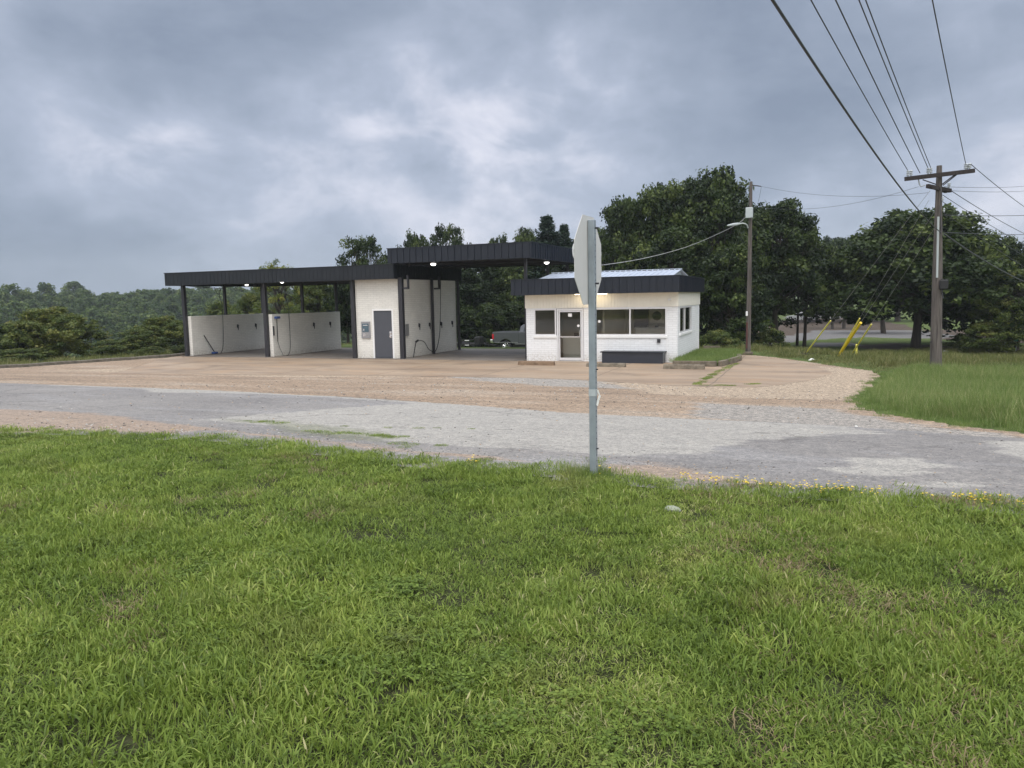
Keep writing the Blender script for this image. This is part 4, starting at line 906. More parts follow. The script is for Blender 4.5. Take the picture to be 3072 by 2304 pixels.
# short kerb piece by the left pole
a, b = at_z(2213, 1064), at_z(2256, 1066); kb = MB().bbox(a.x, b.x, a.y, a.y+.2, 0, .12, .02).build('parking_stop', M['stop'], None); tag(kb, 'low concrete stop lying at the foot of the lamp pole', 'parking stop')
# kerb along the left edge of the lot
kb = MB(); ys = np.arange(4, 38.6, .6)
prof = [(-.02, -.1), (-.02, .11), (-.05, .14), (-.22, .14), (-.26, .10), (-.26, -.2)]
for y in ys:
    x = float(kerb_x(y)); z = ztf(x+.2, y); wv2 = .012*math.sin(y*3.1)
    for (dx_, dz_) in prof: kb.v.append((x+dx_+wv2, y, z+dz_+wv2))
for i in range(len(ys)-1):
    for k in range(5): kb.f.append((i*6+k, i*6+k+1, (i+1)*6+k+1, (i+1)*6+k))
kb.f.append(tuple(range(6))); kb.f.append(tuple((len(ys)-1)*6+k for k in range(6)))
tag(kb.build('kerb', M['kerb'], None), kind='structure')

# ================================================================== TREES
def tree_arrays(seed, H=10., Wd=9., base=.15, nl=14, lobe=(.17, .28), ncl=170, per=110, leaf=.16, cl=.55, shape='oak', lf=(.65, .85), tmean=.42):
    g = np.random.default_rng(seed); tubes = MB()
    zc0 = base*H; ch = H-zc0
    lobes = []
    if shape == 'cone':
        k = 26
        for i in range(k):
            t = (i+.5)/k; z = zc0+ch*t; r = Wd/2*(1-t)**.85*g.uniform(.7, 1.05); a = g.uniform(0, 6.28)
            for q in range(2 if t < .8 else 1):
                a2 = a+q*g.uniform(2, 4); lobes.append((r*.6*np.cos(a2), r*.6*np.sin(a2), z, max(.25, r*.55), max(.2, r*.38)))
    else:
        for i in range(nl*2):
            t = (i+.5)/nl/2; t = min(.98, t**.8); z = zc0+ch*(.08+.84*t)
            prof = {'oak': (np.sin(np.pi*min(1, .18+.80*t))**.6), 'full': (1-.70*t**1.8), 'tall': .75*np.sin(np.pi*(.25+.68*t))**.5+.1, 'round': np.sin(np.pi*(.12+.82*t))**.8}[shape]
            a = i*2.4+g.uniform(-.4, .4); lr = Wd*g.uniform(*lobe)*(.75+.3*(1-t)); rad_ = max(0, Wd/2*prof-lr*.8)*g.uniform(.75, 1.08)
            lobes.append((rad_*np.cos(a), rad_*np.sin(a), min(z, H-lr*.72), lr, lr*g.uniform(*lf)))
        lobes.append((g.normal(0, .3), g.normal(0, .3), H-Wd*.13, Wd*.15, Wd*.13))
    # trunk
    tr = .028*H*.9; lean = g.normal(0, .02*H, 2)
    tp = [(0, 0, -.4), (0, 0, 0), (lean[0]*.2, lean[1]*.2, H*.12), (lean[0]*.6, lean[1]*.6, H*.4), (lean[0], lean[1], H*.82)]
    tubes.tube(tp, [tr*1.35, tr*1.1, tr*.85, tr*.6, tr*.15], 8)
    if shape != 'cone':
        for (lx, ly, lz, lr, lh) in lobes:
            if lz < .42*H: continue
            z0 = max(H*.2, min(lz*.62, H*.6)); p0 = Vector((lean[0]*z0/H, lean[1]*z0/H, z0)); p2 = Vector((lx, ly, lz)); p1 = p0.lerp(p2, .5)+Vector(g.normal(0, .05*Wd, 3)); p1.z -= .02*H
            tubes.tube([p0, p0.lerp(p1, .6), p1, p1.lerp(p2, .6), p2], [tr*.42, tr*.34, tr*.26, tr*.17, tr*.06], 5)
            for q in range(3):
                e = p2+Vector(np.clip(g.normal(0, 1, 3), -1, .6))*lr*.6; tubes.tube([p1, p1.lerp(e, .5)+Vector(g.normal(0, .15, 3)), e], [tr*.16, tr*.1, tr*.03], 4)
    # leaf clusters on lobe shells
    w_ = np.array([l[3]**2 for l in lobes]); w_ /= w_.sum()
    li = g.choice(len(lobes), ncl, p=w_); Lb = np.array(lobes)[li]
    dv = g.normal(size=(ncl, 3)); dv /= np.linalg.norm(dv, axis=1)[:, None]; dv[:, 2] = np.where(dv[:, 2] < -.3, -dv[:, 2]*.6, dv[:, 2])
    rr2 = g.uniform(.55, 1.12, ncl)[:, None]
    C = Lb[:, :3]+dv*np.stack([Lb[:, 3], Lb[:, 3], Lb[:, 4]], -1)*rr2
    cs_cone = None
    if shape == 'cone':
        t = g.uniform(0, 1, ncl)**1.15; a = g.uniform(0, 6.283, ncl); r = Wd/2*(1-t)**.9*(g.uniform(.15, 1, ncl)**.5)*(1+.25*np.sin(t*38)); C = np.stack([r*np.cos(a), r*np.sin(a), zc0+ch*t-r*.12], -1); cs_cone = .22+.42*(1-t)
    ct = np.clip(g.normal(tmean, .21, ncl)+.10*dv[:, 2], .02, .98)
    cs = cl*g.uniform(.6, 1.35, ncl)*(Wd/9)
    if cs_cone is not None: cs = cs_cone*g.uniform(.8, 1.2, ncl)
    n = ncl*per; ci = np.repeat(np.arange(ncl), per)
    off = g.normal(size=(n, 3)); off /= np.linalg.norm(off, axis=1)[:, None]+1e-9; off *= (g.uniform(.15, 1, n)**.6)[:, None]
    P = C[ci]+off*cs[ci][:, None]*np.array([1.1, 1.1, .85])
    P[:, 2] = np.maximum(P[:, 2], .05)
    nrm = off*.8+np.array([0, 0, .4])+g.normal(0, .6, (n, 3)); nrm /= np.linalg.norm(nrm, axis=1)[:, None]
    a = np.cross(nrm, g.normal(size=(n, 3))); a /= np.linalg.norm(a, axis=1)[:, None]+1e-9; b = np.cross(nrm, a)
    s = leaf*g.uniform(.55, 1.35, n)[:, None]
    V = np.stack([P-a*s, P+b*s*.55+nrm*s*.12, P+a*s, P-b*s*.55+nrm*s*.12], 1).reshape(-1, 3)
    Fq = np.arange(n*4).reshape(n, 4)
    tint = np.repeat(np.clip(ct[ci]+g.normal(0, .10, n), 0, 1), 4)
    return V, Fq, tint, tubes
PROTO = {}
def proto(key, leafm, **kw):
    V, Fq, t, tubes = tree_arrays(**kw)
    me = np_mesh('crown', V, Fq, M[leafm], {'tint': t}, link=False).data
    tm = bpy.data.meshes.new('trunk'); tm.from_pydata(tubes.v, [], tubes.f); tm.materials.append(M['bark']); tm.shade_smooth()
    wm_ = (np.percentile(np.abs(V[:, 0]), 97)+np.percentile(np.abs(V[:, 1]), 97))
    PROTO[key] = (me, tm, float(np.percentile(V[:, 2], 99.8)), float(wm_))
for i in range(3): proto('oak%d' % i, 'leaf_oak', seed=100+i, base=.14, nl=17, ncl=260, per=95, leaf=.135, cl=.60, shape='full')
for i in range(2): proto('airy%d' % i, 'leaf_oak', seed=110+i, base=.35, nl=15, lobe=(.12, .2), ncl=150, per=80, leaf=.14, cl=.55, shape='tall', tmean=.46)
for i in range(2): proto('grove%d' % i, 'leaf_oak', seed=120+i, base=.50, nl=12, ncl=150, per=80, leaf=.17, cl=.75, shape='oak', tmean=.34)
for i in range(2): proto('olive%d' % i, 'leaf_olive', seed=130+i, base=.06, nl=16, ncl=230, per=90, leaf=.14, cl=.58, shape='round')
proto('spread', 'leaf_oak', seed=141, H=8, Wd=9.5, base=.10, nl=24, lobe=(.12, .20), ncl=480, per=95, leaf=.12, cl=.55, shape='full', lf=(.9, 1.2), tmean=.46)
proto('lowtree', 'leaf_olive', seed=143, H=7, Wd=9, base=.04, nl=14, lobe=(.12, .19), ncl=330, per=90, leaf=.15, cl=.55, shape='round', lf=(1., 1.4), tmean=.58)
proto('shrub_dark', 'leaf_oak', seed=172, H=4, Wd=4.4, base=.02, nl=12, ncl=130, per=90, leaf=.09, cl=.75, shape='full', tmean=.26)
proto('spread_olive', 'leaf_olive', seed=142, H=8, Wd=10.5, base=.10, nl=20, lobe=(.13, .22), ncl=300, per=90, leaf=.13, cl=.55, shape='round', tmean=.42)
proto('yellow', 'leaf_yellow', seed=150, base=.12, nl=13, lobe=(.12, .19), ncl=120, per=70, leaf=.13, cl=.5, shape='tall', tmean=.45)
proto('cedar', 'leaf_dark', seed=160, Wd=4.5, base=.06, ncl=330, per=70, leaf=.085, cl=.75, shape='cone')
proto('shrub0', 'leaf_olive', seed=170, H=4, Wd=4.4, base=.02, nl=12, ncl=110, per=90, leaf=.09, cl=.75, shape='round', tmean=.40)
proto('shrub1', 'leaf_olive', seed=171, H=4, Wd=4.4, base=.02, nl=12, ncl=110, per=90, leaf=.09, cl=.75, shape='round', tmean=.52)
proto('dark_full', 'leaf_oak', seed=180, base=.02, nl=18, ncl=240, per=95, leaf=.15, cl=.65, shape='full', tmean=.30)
def tree(key, cx, top, wpx, label, D=None, base=None, name='oak_tree', group=None, cat='tree', rot=None, sink=0.):
    if D is None:
        p = G(cx, base); 
        D = (p-Vector((0, 0, HC))).dot(fw)
    q = at_d(cx, top, D); x, y = q.x, q.y; z0 = ztf(x, y)-sink
    me, tm, Hh, Ww = PROTO[key]; h = (q.z-z0)/Hh; w_ = wpx/F*D/Ww
    o = empty(name, (x, y, z0), rng.uniform(0, 6.28) if rot is None else rot, label, cat, group); o.scale = (w_, w_, h)
    for nm, m_ in (('trunk', tm), ('crown', me)):
        c = bpy.data.objects.new(nm, m_); COL.objects.link(c); c.parent = o
    return o
GL = 'trees beyond the left kerb'; GB = 'trees behind the car wash'; GR = 'trees behind the office'; GV = 'grove of thin trunks'; GF = 'trees at the right edge of the field'
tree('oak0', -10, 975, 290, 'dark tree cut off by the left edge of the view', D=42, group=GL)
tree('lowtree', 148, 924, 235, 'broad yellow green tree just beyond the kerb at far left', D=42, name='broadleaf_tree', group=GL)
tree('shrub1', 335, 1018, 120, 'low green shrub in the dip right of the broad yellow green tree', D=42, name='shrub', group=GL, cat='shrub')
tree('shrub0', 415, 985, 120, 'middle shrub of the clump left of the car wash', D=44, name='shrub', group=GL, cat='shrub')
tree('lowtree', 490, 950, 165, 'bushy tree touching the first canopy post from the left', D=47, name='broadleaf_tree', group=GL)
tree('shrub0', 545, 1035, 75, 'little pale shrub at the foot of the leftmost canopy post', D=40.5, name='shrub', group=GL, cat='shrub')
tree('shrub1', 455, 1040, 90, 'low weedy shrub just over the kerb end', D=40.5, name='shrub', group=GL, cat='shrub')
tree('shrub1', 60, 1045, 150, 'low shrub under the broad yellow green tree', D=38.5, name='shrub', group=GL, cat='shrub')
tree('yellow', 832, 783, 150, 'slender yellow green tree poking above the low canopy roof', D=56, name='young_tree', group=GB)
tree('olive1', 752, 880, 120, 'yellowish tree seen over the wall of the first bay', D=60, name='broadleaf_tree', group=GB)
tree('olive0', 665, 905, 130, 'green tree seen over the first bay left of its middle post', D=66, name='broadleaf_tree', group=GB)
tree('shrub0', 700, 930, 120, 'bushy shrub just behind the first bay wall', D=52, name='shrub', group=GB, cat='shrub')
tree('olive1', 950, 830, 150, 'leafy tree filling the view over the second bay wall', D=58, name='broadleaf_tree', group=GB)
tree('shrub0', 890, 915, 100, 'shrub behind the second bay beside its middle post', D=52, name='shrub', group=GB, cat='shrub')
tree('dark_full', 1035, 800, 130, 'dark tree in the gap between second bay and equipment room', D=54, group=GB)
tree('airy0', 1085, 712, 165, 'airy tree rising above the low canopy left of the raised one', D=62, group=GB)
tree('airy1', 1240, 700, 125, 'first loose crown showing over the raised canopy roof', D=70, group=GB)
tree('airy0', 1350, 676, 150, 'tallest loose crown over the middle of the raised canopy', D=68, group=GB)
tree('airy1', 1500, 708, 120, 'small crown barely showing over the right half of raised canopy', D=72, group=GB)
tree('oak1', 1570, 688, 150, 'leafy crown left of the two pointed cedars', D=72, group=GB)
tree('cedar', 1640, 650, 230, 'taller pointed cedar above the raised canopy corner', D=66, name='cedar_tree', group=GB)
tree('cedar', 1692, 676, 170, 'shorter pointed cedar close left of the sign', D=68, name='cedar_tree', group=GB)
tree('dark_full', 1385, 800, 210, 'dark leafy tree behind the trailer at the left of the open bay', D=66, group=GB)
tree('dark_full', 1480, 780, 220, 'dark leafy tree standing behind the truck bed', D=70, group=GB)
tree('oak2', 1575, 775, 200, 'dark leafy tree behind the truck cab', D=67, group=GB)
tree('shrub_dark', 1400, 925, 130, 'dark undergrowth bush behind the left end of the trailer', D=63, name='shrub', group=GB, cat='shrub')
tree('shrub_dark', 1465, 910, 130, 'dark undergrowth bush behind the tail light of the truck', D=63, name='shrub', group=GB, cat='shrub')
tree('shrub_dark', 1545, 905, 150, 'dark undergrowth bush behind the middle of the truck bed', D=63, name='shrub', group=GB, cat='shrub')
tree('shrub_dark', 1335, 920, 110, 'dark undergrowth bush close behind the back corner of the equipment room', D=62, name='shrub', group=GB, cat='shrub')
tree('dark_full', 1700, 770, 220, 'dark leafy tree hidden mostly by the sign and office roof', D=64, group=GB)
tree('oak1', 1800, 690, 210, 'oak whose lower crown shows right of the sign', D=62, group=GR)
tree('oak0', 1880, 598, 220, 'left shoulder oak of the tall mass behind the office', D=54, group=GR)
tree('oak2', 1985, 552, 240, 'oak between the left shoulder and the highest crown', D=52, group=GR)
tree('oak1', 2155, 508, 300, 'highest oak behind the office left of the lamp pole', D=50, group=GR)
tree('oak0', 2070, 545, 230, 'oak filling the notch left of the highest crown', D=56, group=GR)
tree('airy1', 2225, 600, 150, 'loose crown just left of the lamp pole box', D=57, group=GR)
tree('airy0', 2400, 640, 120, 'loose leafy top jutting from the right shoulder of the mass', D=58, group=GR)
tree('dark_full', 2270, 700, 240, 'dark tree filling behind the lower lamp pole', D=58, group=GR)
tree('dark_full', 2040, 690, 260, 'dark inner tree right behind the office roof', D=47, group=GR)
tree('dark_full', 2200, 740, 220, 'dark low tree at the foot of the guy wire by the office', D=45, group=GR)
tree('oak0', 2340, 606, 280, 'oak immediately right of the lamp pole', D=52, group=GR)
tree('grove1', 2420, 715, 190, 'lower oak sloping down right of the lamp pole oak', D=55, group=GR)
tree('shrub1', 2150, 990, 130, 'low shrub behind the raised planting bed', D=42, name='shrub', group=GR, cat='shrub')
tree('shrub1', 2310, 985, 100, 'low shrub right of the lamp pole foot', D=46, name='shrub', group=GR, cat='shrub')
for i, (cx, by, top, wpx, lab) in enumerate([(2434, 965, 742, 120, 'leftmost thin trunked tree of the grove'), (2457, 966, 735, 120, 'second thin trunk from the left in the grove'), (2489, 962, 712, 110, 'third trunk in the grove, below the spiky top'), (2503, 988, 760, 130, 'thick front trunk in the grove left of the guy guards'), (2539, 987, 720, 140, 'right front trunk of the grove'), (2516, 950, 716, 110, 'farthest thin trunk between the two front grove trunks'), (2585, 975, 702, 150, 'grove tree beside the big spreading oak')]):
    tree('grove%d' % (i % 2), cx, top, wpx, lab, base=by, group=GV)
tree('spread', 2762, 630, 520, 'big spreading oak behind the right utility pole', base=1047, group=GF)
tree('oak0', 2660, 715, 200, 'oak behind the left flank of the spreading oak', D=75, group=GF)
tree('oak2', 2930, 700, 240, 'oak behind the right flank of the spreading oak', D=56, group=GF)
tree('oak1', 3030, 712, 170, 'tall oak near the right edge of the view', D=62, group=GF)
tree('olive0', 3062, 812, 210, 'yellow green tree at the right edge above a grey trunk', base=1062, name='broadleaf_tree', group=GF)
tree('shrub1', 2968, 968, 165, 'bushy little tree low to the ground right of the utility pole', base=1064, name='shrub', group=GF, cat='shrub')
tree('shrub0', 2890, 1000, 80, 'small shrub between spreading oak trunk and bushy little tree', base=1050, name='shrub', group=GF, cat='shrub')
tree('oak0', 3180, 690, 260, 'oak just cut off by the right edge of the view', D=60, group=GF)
tree('airy0', 2420, 760, 200, 'far oak closing the view behind the grove on the left', D=120, group=GV); tree('airy1', 2560, 745, 220, 'far oak closing the view behind the grove on the right', D=125, group=GV); tree('airy0', 2700, 760, 240, 'far oak glimpsed behind the spreading oak', D=118, group=GV)
# far wooded hillside: uncountable
HP = []
for i in range(5):
    V, Fq, t, tb_ = tree_arrays(seed=200+i, H=9, Wd=8.5, base=.05, nl=11, ncl=60, per=48, leaf=.34, cl=1.0, shape='full' if i % 2 else 'round', tmean=.35+.07*i)
    HP.append(np_mesh('hill_tree', V, Fq, M['leaf_hill'], {'tint': t}, link=False))
hp = []
gr = np.random.default_rng(55)
for _ in range(16000):
    az = R(gr.uniform(14, 66)); r = math.sqrt(gr.uniform(62**2, 345**2)); x, y = -r*math.sin(az), r*math.cos(az)
    if r < 112 and math.degrees(az) > 30: continue
    if math.degrees(az) < 30 and r < 95: continue
    sp = 4.3 if r < 160 else 5.4
    if any((x-a)**2+(y-b)**2 < sp*sp for a, b in hp[-900:]): continue
    hp.append((x, y))
hp = np.array(hp); n = len(hp); sc_ = gr.uniform(.5, .95, n)*(1+.45*(gr.uniform(0, 1, n) < .07)); rr3 = np.hypot(hp[:, 0], hp[:, 1]); sc_ *= np.where(rr3 < 110, .8, 1)
scatter('hillside_wood', np.stack([hp[:, 0], hp[:, 1], zt(hp[:, 0], hp[:, 1])-.5], -1), np.stack([0*rr3, 0*rr3, gr.uniform(0, 6.28, n)], -1), sc_, gr.integers(0, 5, n), proto_collection('hill protos', HP), 'dense green woodland covering the far hillside on the left', 'woodland')
# weeds beyond the kerb
Pw = np.stack([rng.uniform(-44, -30.6, 2600), rng.uniform(14, 46, 2600)], -1); uk = kerb_x(Pw[:, 1])-.45-Pw[:, 0]; Pw = Pw[(uk > 0) & (uk < 8)]
Pw = Pw[rng.uniform(0, 1, len(Pw)) < .7]
scatter('kerb_weeds', np.stack([Pw[:, 0], Pw[:, 1], zt(Pw[:, 0], Pw[:, 1])-.02], -1), np.stack([0*Pw[:, 0], 0*Pw[:, 0], rng.uniform(0, 6.28, len(Pw))], -1), rng.uniform(.7, 1.4, len(Pw)), remap(rng.integers(0, 6, len(Pw)), FG), bpy.data.collections['field protos'], 'rough weeds along the far side of the left kerb', 'weeds')
Pw = np.stack([rng.uniform(-32, -4, 2600), rng.uniform(37.6, 64, 2600)], -1)
scatter('back_weeds', np.stack([Pw[:, 0], Pw[:, 1], zt(Pw[:, 0], Pw[:, 1])-.02], -1), np.stack([0*Pw[:, 0], 0*Pw[:, 0], rng.uniform(0, 6.28, len(Pw))], -1), rng.uniform(.5, .9, len(Pw))*np.where((Pw[:, 0] > -27) & (Pw[:, 0] < -9) & (Pw[:, 1] < 56), .3, 1), remap(rng.integers(0, 6, len(Pw)), FG), bpy.data.collections['field protos'], 'rough weeds behind the wash bays round the truck', 'weeds')

# ================================================================== STOP SIGN (seen from behind)
sx, sy = -1.845, 6.55; gz = ztf(sx, sy)
st = empty('stop_sign', (sx, sy, gz), 0, 'octagonal road sign seen from behind on a galvanised post in the grass', 'road sign')
zt_ = at_y(1773, 660, sy).z
a = .029
po = MB().bbox(sx-a, sx+a, sy-a, sy+a, gz-.4, zt_, .004).build('post', M['galv'], st)
# face plate, plane normal along X
hs = .381; c8 = hs*math.tan(math.pi/8); zc_ = zt_+.035-hs
oc = [(c8, hs), (hs, c8), (hs, -c8), (c8, -hs), (-c8, -hs), (-hs, -c8), (-hs, c8), (-c8, hs)]
yc = sy+.0; th_ = R(4)
pl = MB().prism([(yc+p, zc_+q) for p, q in oc], 'x', sx-a-.006, sx-a-.003).build('sign_plate', M['signback'], st)
MB().prism([(yc+p*.995, zc_+q*.995) for p, q in oc], 'x', sx-a-.0075, sx-a-.006).build('white_border', M['white'], pl)
MB().prism([(yc+p*.95, zc_+q*.95) for p, q in oc], 'x', sx-a-.009, sx-a-.0075).build('red_face', M['red'], pl)
tc = bpy.data.curves.new('lettering', 'FONT'); tc.body = 'STOP'; tc.size = .34; tc.extrude = .0005; tc.align_x = 'CENTER'; tc.align_y = 'CENTER'; tc.space_character = 1.05
to = bpy.data.objects.new('lettering', tc); COL.objects.link(to); tc.materials.append(M['white']); to.location = (sx-a-.0095, yc, zc_); to.rotation_euler = (R(90), 0, R(-90)); to.parent = pl
dg = bpy.context.evaluated_depsgraph_get(); dg.update(); tme = bpy.data.meshes.new_from_object(to.evaluated_get(dg)); tl_ = bpy.data.objects.new('lettering', tme); COL.objects.link(tl_); tl_.location = to.location; tl_.rotation_euler = to.rotation_euler; tl_.parent = pl; bpy.data.objects.remove(to)
for zz in (zt_-.07, zc_-.2): MB().tube([(sx+a, sy, zz), (sx+a+.03, sy, zz)], .008, 6).build('bolt', M['steel'], st)
for py in (1108, 1170, 1345): z = at_y(1782, py, sy).z; MB().tube([(sx+a, sy, z), (sx+a+.018, sy, z)], .006, 6).build('bolt', M['steel'], st)
z = at_y(1773, 1177, sy).z
MB().box(sx-a-.002, sx+a+.002, sy-a-.002, sy+a+.002, z-.03, z+.03).build('tape', m_simple('dull_tape', (.42, .46, .47), .6, 0, .2, 20), st)
g = MB(); b0 = [(sx+a+.006, sy-.018, z+.03), (sx+a+.03, sy-.022, z-.02), (sx+a+.014, sy-.02, z-.07), (sx+a+.006, sy-.022, z-.11)]
for p, q in zip(b0[:-1], b0[1:]): g.quad(p, (p[0]+.02, p[1]-.004, p[2]-.004), (q[0]+.016, q[1]-.004, q[2]-.006), q)
g.build('tape_end', M['litter'], st)
g = MB(); zz = gz+.1
while zz < zt_-.03: g.tube([(sx+a-.002, sy, zz), (sx+a+.0012, sy, zz)], .0055, 8); zz += .05
hl = g.build('punched_holes', M['black'], po)
st.rotation_euler.z = R(-1.6)
bpy.context.view_layer.update()
# grass clump at the post foot
Q = np.stack([rng.normal(sx, .17, 26), rng.normal(sy, .13, 26)], -1)
scatter('post_grass', np.stack([Q[:, 0], Q[:, 1], np.full(26, gz)], -1), np.stack([rng.normal(0, .2, 26), rng.normal(0, .2, 26), rng.uniform(0, 6.28, 26)], -1), rng.uniform(.22, .42, 26), remap(np.r_[rng.integers(4, 7, 20), rng.integers(0, 3, 6)], TG), bpy.data.collections['tall protos'], 'longer grass left uncut at the foot of the sign post', 'grass')

# ================================================================== POLES AND WIRES
def pole_geo(base, topz, r0_, r1_, lean=(0, 0)):
    return [Vector((base.x, base.y, base.z-.5)), base, Vector((base.x+lean[0], base.y+lean[1], topz))], [r0_*1.02, r0_, r1_]
P2b = G(2807, 1105); P2D = P2b.y
P2t = at_y(2818, 497, P2D)
u2 = empty('utility_pole', P2b, 0, 'weathered wooden utility pole with double crossarm standing in tall grass', 'utility pole')
pt, pr = [Vector((P2b.x, P2b.y, P2b.z-.5)), P2b, P2b.lerp(Vector((P2t.x, P2D, P2t.z)), .5), Vector((P2t.x, P2D, P2t.z))], [.19, .185, .15, .08]
MB().tube(pt, pr, 14).build('pole_shaft', M['pole'], u2, smooth=False)
ax = lambda z: Vector((P2b.x+(P2t.x-P2b.x)*(z-P2b.z)/(P2t.z-P2b.z), P2D, z))
def at2(px, py, dy=0.): return at_y(px, py, P2D+dy)
def boxbeam(a, b, w_, h, name, material, par):
    a, b = Vector(a), Vector(b); d = (b-a).normalized(); s = Vector((-d.y, d.x, 0)).normalized()*w_/2; up = s.cross(d).normalized()*h/2
    if up.z < 0: up = -up
    g = MB(); g.v = [tuple(p+q) for p in (a, b) for q in (-s-up, s-up, s+up, -s+up)]; g.f = [(0, 1, 2, 3), (4, 5, 6, 7), (0, 1, 5, 4), (1, 2, 6, 5), (2, 3, 7, 6), (3, 0, 4, 7)]
    return g.build(name, material, par)
A0 = at2(2715, 537, -.55); A1 = at2(2923, 512, .15)
ca = boxbeam(A0, A1, .10, .13, 'crossarm', M['crossarm'], u2)
B0 = at2(2782, 558, -.5); B1 = at2(2851, 572, .5); boxbeam(B0, B1, .10, .12, 'crossarm', M['crossarm'], u2); boxbeam(B0+Vector((.16, 0, -.05)), B1+Vector((-.12, 0, -.02)), .08, .10, 'crossarm', M['crossarm'], u2)
for (p, q) in (((2866, 523), (2826, 553)), ((2768, 539), (2808, 553)), ((2870, 524), (2829, 556))): MB().tube([at2(*p), at2(*q, -.12)], .018, 6).build('brace', M['steel'], u2)
def insulator(c, par, s=.055, n=3, k='insulator'):
    g = MB(); g.tube([c, c+Vector((0, 0, .05))], .018, 6)
    for j in range(n): z = .04+j*.055; g.tube([c+Vector((0, 0, z)), c+Vector((0, 0, z+.02)), c+Vector((0, 0, z+.045))], [s, s*.95, s*.45], 10)
    return g.build(k, M['porcelain'], par)
tops = []
for f_ in (.04, .085, .33, .37, .87, .93, .90): 
    c = A0.lerp(A1, f_)+Vector((0, -.02 if f_ != .9 else .05, .065)); insulator(c, u2); tops.append(c+Vector((0, 0, .18)))
insulator(B1+Vector((-.06, -.1, .06)), u2); insulator(at2(2828, 603, -.14), u2, .035, 2); insulator(at2(2832, 637, -.14), u2, .03, 2)
MB().tube([at2(2755, 536, -.3), at2(2758, 552, -.3), at2(2762, 560, -.3), at2(2775, 556, -.3)], .02, 6).build('fuse_cutout', M['porcelain'], u2)
MB().tube([at2(2815, 650, -.14), at2(2811, 833, -.15)], .035, 8).build('conduit', M['transformer'], u2)
MB().tube([at2(2821, 560, -.14), at2(2826, 590, -.13), at2(2820, 620, -.14), at2(2824, 680, -.13), at2(2822, 700, -.13)], .012, 5).build('ground_wire', M['wire'], u2)
mbx = at2(2824, 840, -.18); bx2 = MB().bbox(mbx.x-.05, mbx.x+.2, mbx.y-.12, mbx.y+.08, mbx.z-.3, mbx.z, .02).build('meter_box', M['black'], u2); MB().tube([at2(2829, 866, -.2), at2(2826, 880, -.2), at2(2830, 895, -.2)], .02, 6).box(mbx.x-.02, mbx.x+.22, mbx.y-.06, mbx.y+.02, mbx.z+.01, mbx.z+.03).build('cable', M['steel'], u2)
q = at2(2809, 1026, -.1); MB().tube([q+Vector((-.2, 0, 0)), q+Vector((.22, 0, 0))], .012, 6).build('step_bolt', M['steel'], u2)
# other pole (lamp)
P1b = G(2244, 1062); D1 = P1b.y; P1t = at_y(2253, 545, D1)
u1 = empty('lamp_pole', P1b, 0, 'slim wooden pole with grey box and street lamp right of the office', 'lamp pole')
MB().tube([Vector((P1b.x, D1, P1b.z-.4)), P1b, P1b.lerp(Vector((P1t.x, D1, P1t.z)), .5), Vector((P1t.x, D1, P1t.z))], [.12, .115, .09, .065], 12).build('pole_shaft', M['pole'], u1)
a1 = lambda px, py, dy=0.: at_y(px, py, D1+dy)
c0, c1 = a1(2237, 655, -.2), a1(2259, 622, -.2); MB().bbox(c0.x, c1.x, D1-.32, D1-.10, c0.z, c1.z, .02).build('transformer_box', M['transformer'], u1)
lampp = MB().tube(spline([a1(2244, 684, -.1), a1(2240, 674, -.2), a1(2228, 670, -.3), a1(2218, 672, -.35)], 6), .028, 8).build('lamp_arm', M['transformer'], u1)
h0, h1 = a1(2182, 676.5, -.4), a1(2220, 671, -.4)
hd = MB(); hd.tube([h0, h0.lerp(h1, .25), h0.lerp(h1, .5), h0.lerp(h1, .8), h1], [.03, .05, .065, .06, .04], 8); hd.build('lamp_head', M['transformer'], lampp)
MB().tube([a1(2258, 557), a1(2270, 557), a1(2284, 559)], [.03, .025, .02], 6).build('insulator', M['wire'], u1)
MB().tube([a1(2241, 967, -.14), a1(2240, 1045, -.14)], .03, 6).build('conduit', m_simple('rust_conduit', (.10, .03, .025), .6), u1)
MB().bbox(*sorted((a1(2238.5, 960).x, a1(2244, 960).x)), D1-.24, D1-.12, a1(0, 968).z, a1(0, 959).z, .01).build('outlet', M['white'], u1)
def cat_(a, b, sag, n=24): return [a.lerp(b, i/n)-Vector((0, 0, sag*4*(i/n)*(1-i/n))) for i in range(n+1)]
def wire(a, b, sag, label, r=.012, mt='wire', group='overhead wires', cat='wire', n=24):
    o = MB().tube(cat_(a, b, sag, n), r, 5).build('power_line' if cat == 'wire' else cat.replace(' ', '_'), M[mt], None, smooth=True); return tag(o, label, cat, group)
# span towards the next pole behind the camera: bearing taken from the vanishing point of the wires
dv = ray(3010, 885); dv.z = 0; dv.normalize()
def back_span(a, xtop, sag, label, r=.011, mt='wire', ytop=0, Lw=46.):
    d = ray(xtop, ytop); n_ = Vector((dv.y, -dv.x, 0)); t = (a-Vector((0, 0, HC))).dot(n_)/d.dot(n_)
    if t <= 0 or t > 60: t = 12
    m_ = Vector((0, 0, HC))+d*t; s_ = (m_-a).length; b = a+(m_-a)*(Lw/s_)
    # lift so that the sagged curve still passes through m_
    f_ = s_/Lw; lift = sag*4*f_*(1-f_)/f_; b = b+Vector((0, 0, lift))
    return wire(a, b, sag, label, r, mt, n=60)
back_span(tops[0], 2433, .35, 'overhead line reaching the left tip of the crossarm')
back_span(at2(2760, 519, -.3), 2507, .35, 'overhead line second from the left tip of the crossarm', .012)
back_span(tops[2], 2577, .35, 'left one of the close pair of lines to the crossarm middle')
back_span(tops[3], 2597, .35, 'right one of the close pair of lines to the crossarm middle')
back_span(tops[4], 2797, .35, 'single overhead line reaching the right tip of the crossarm')
back_span(at2(2822, 697, -.13), 2318, .9, 'thick black cable running down to the middle of the utility pole', .015)
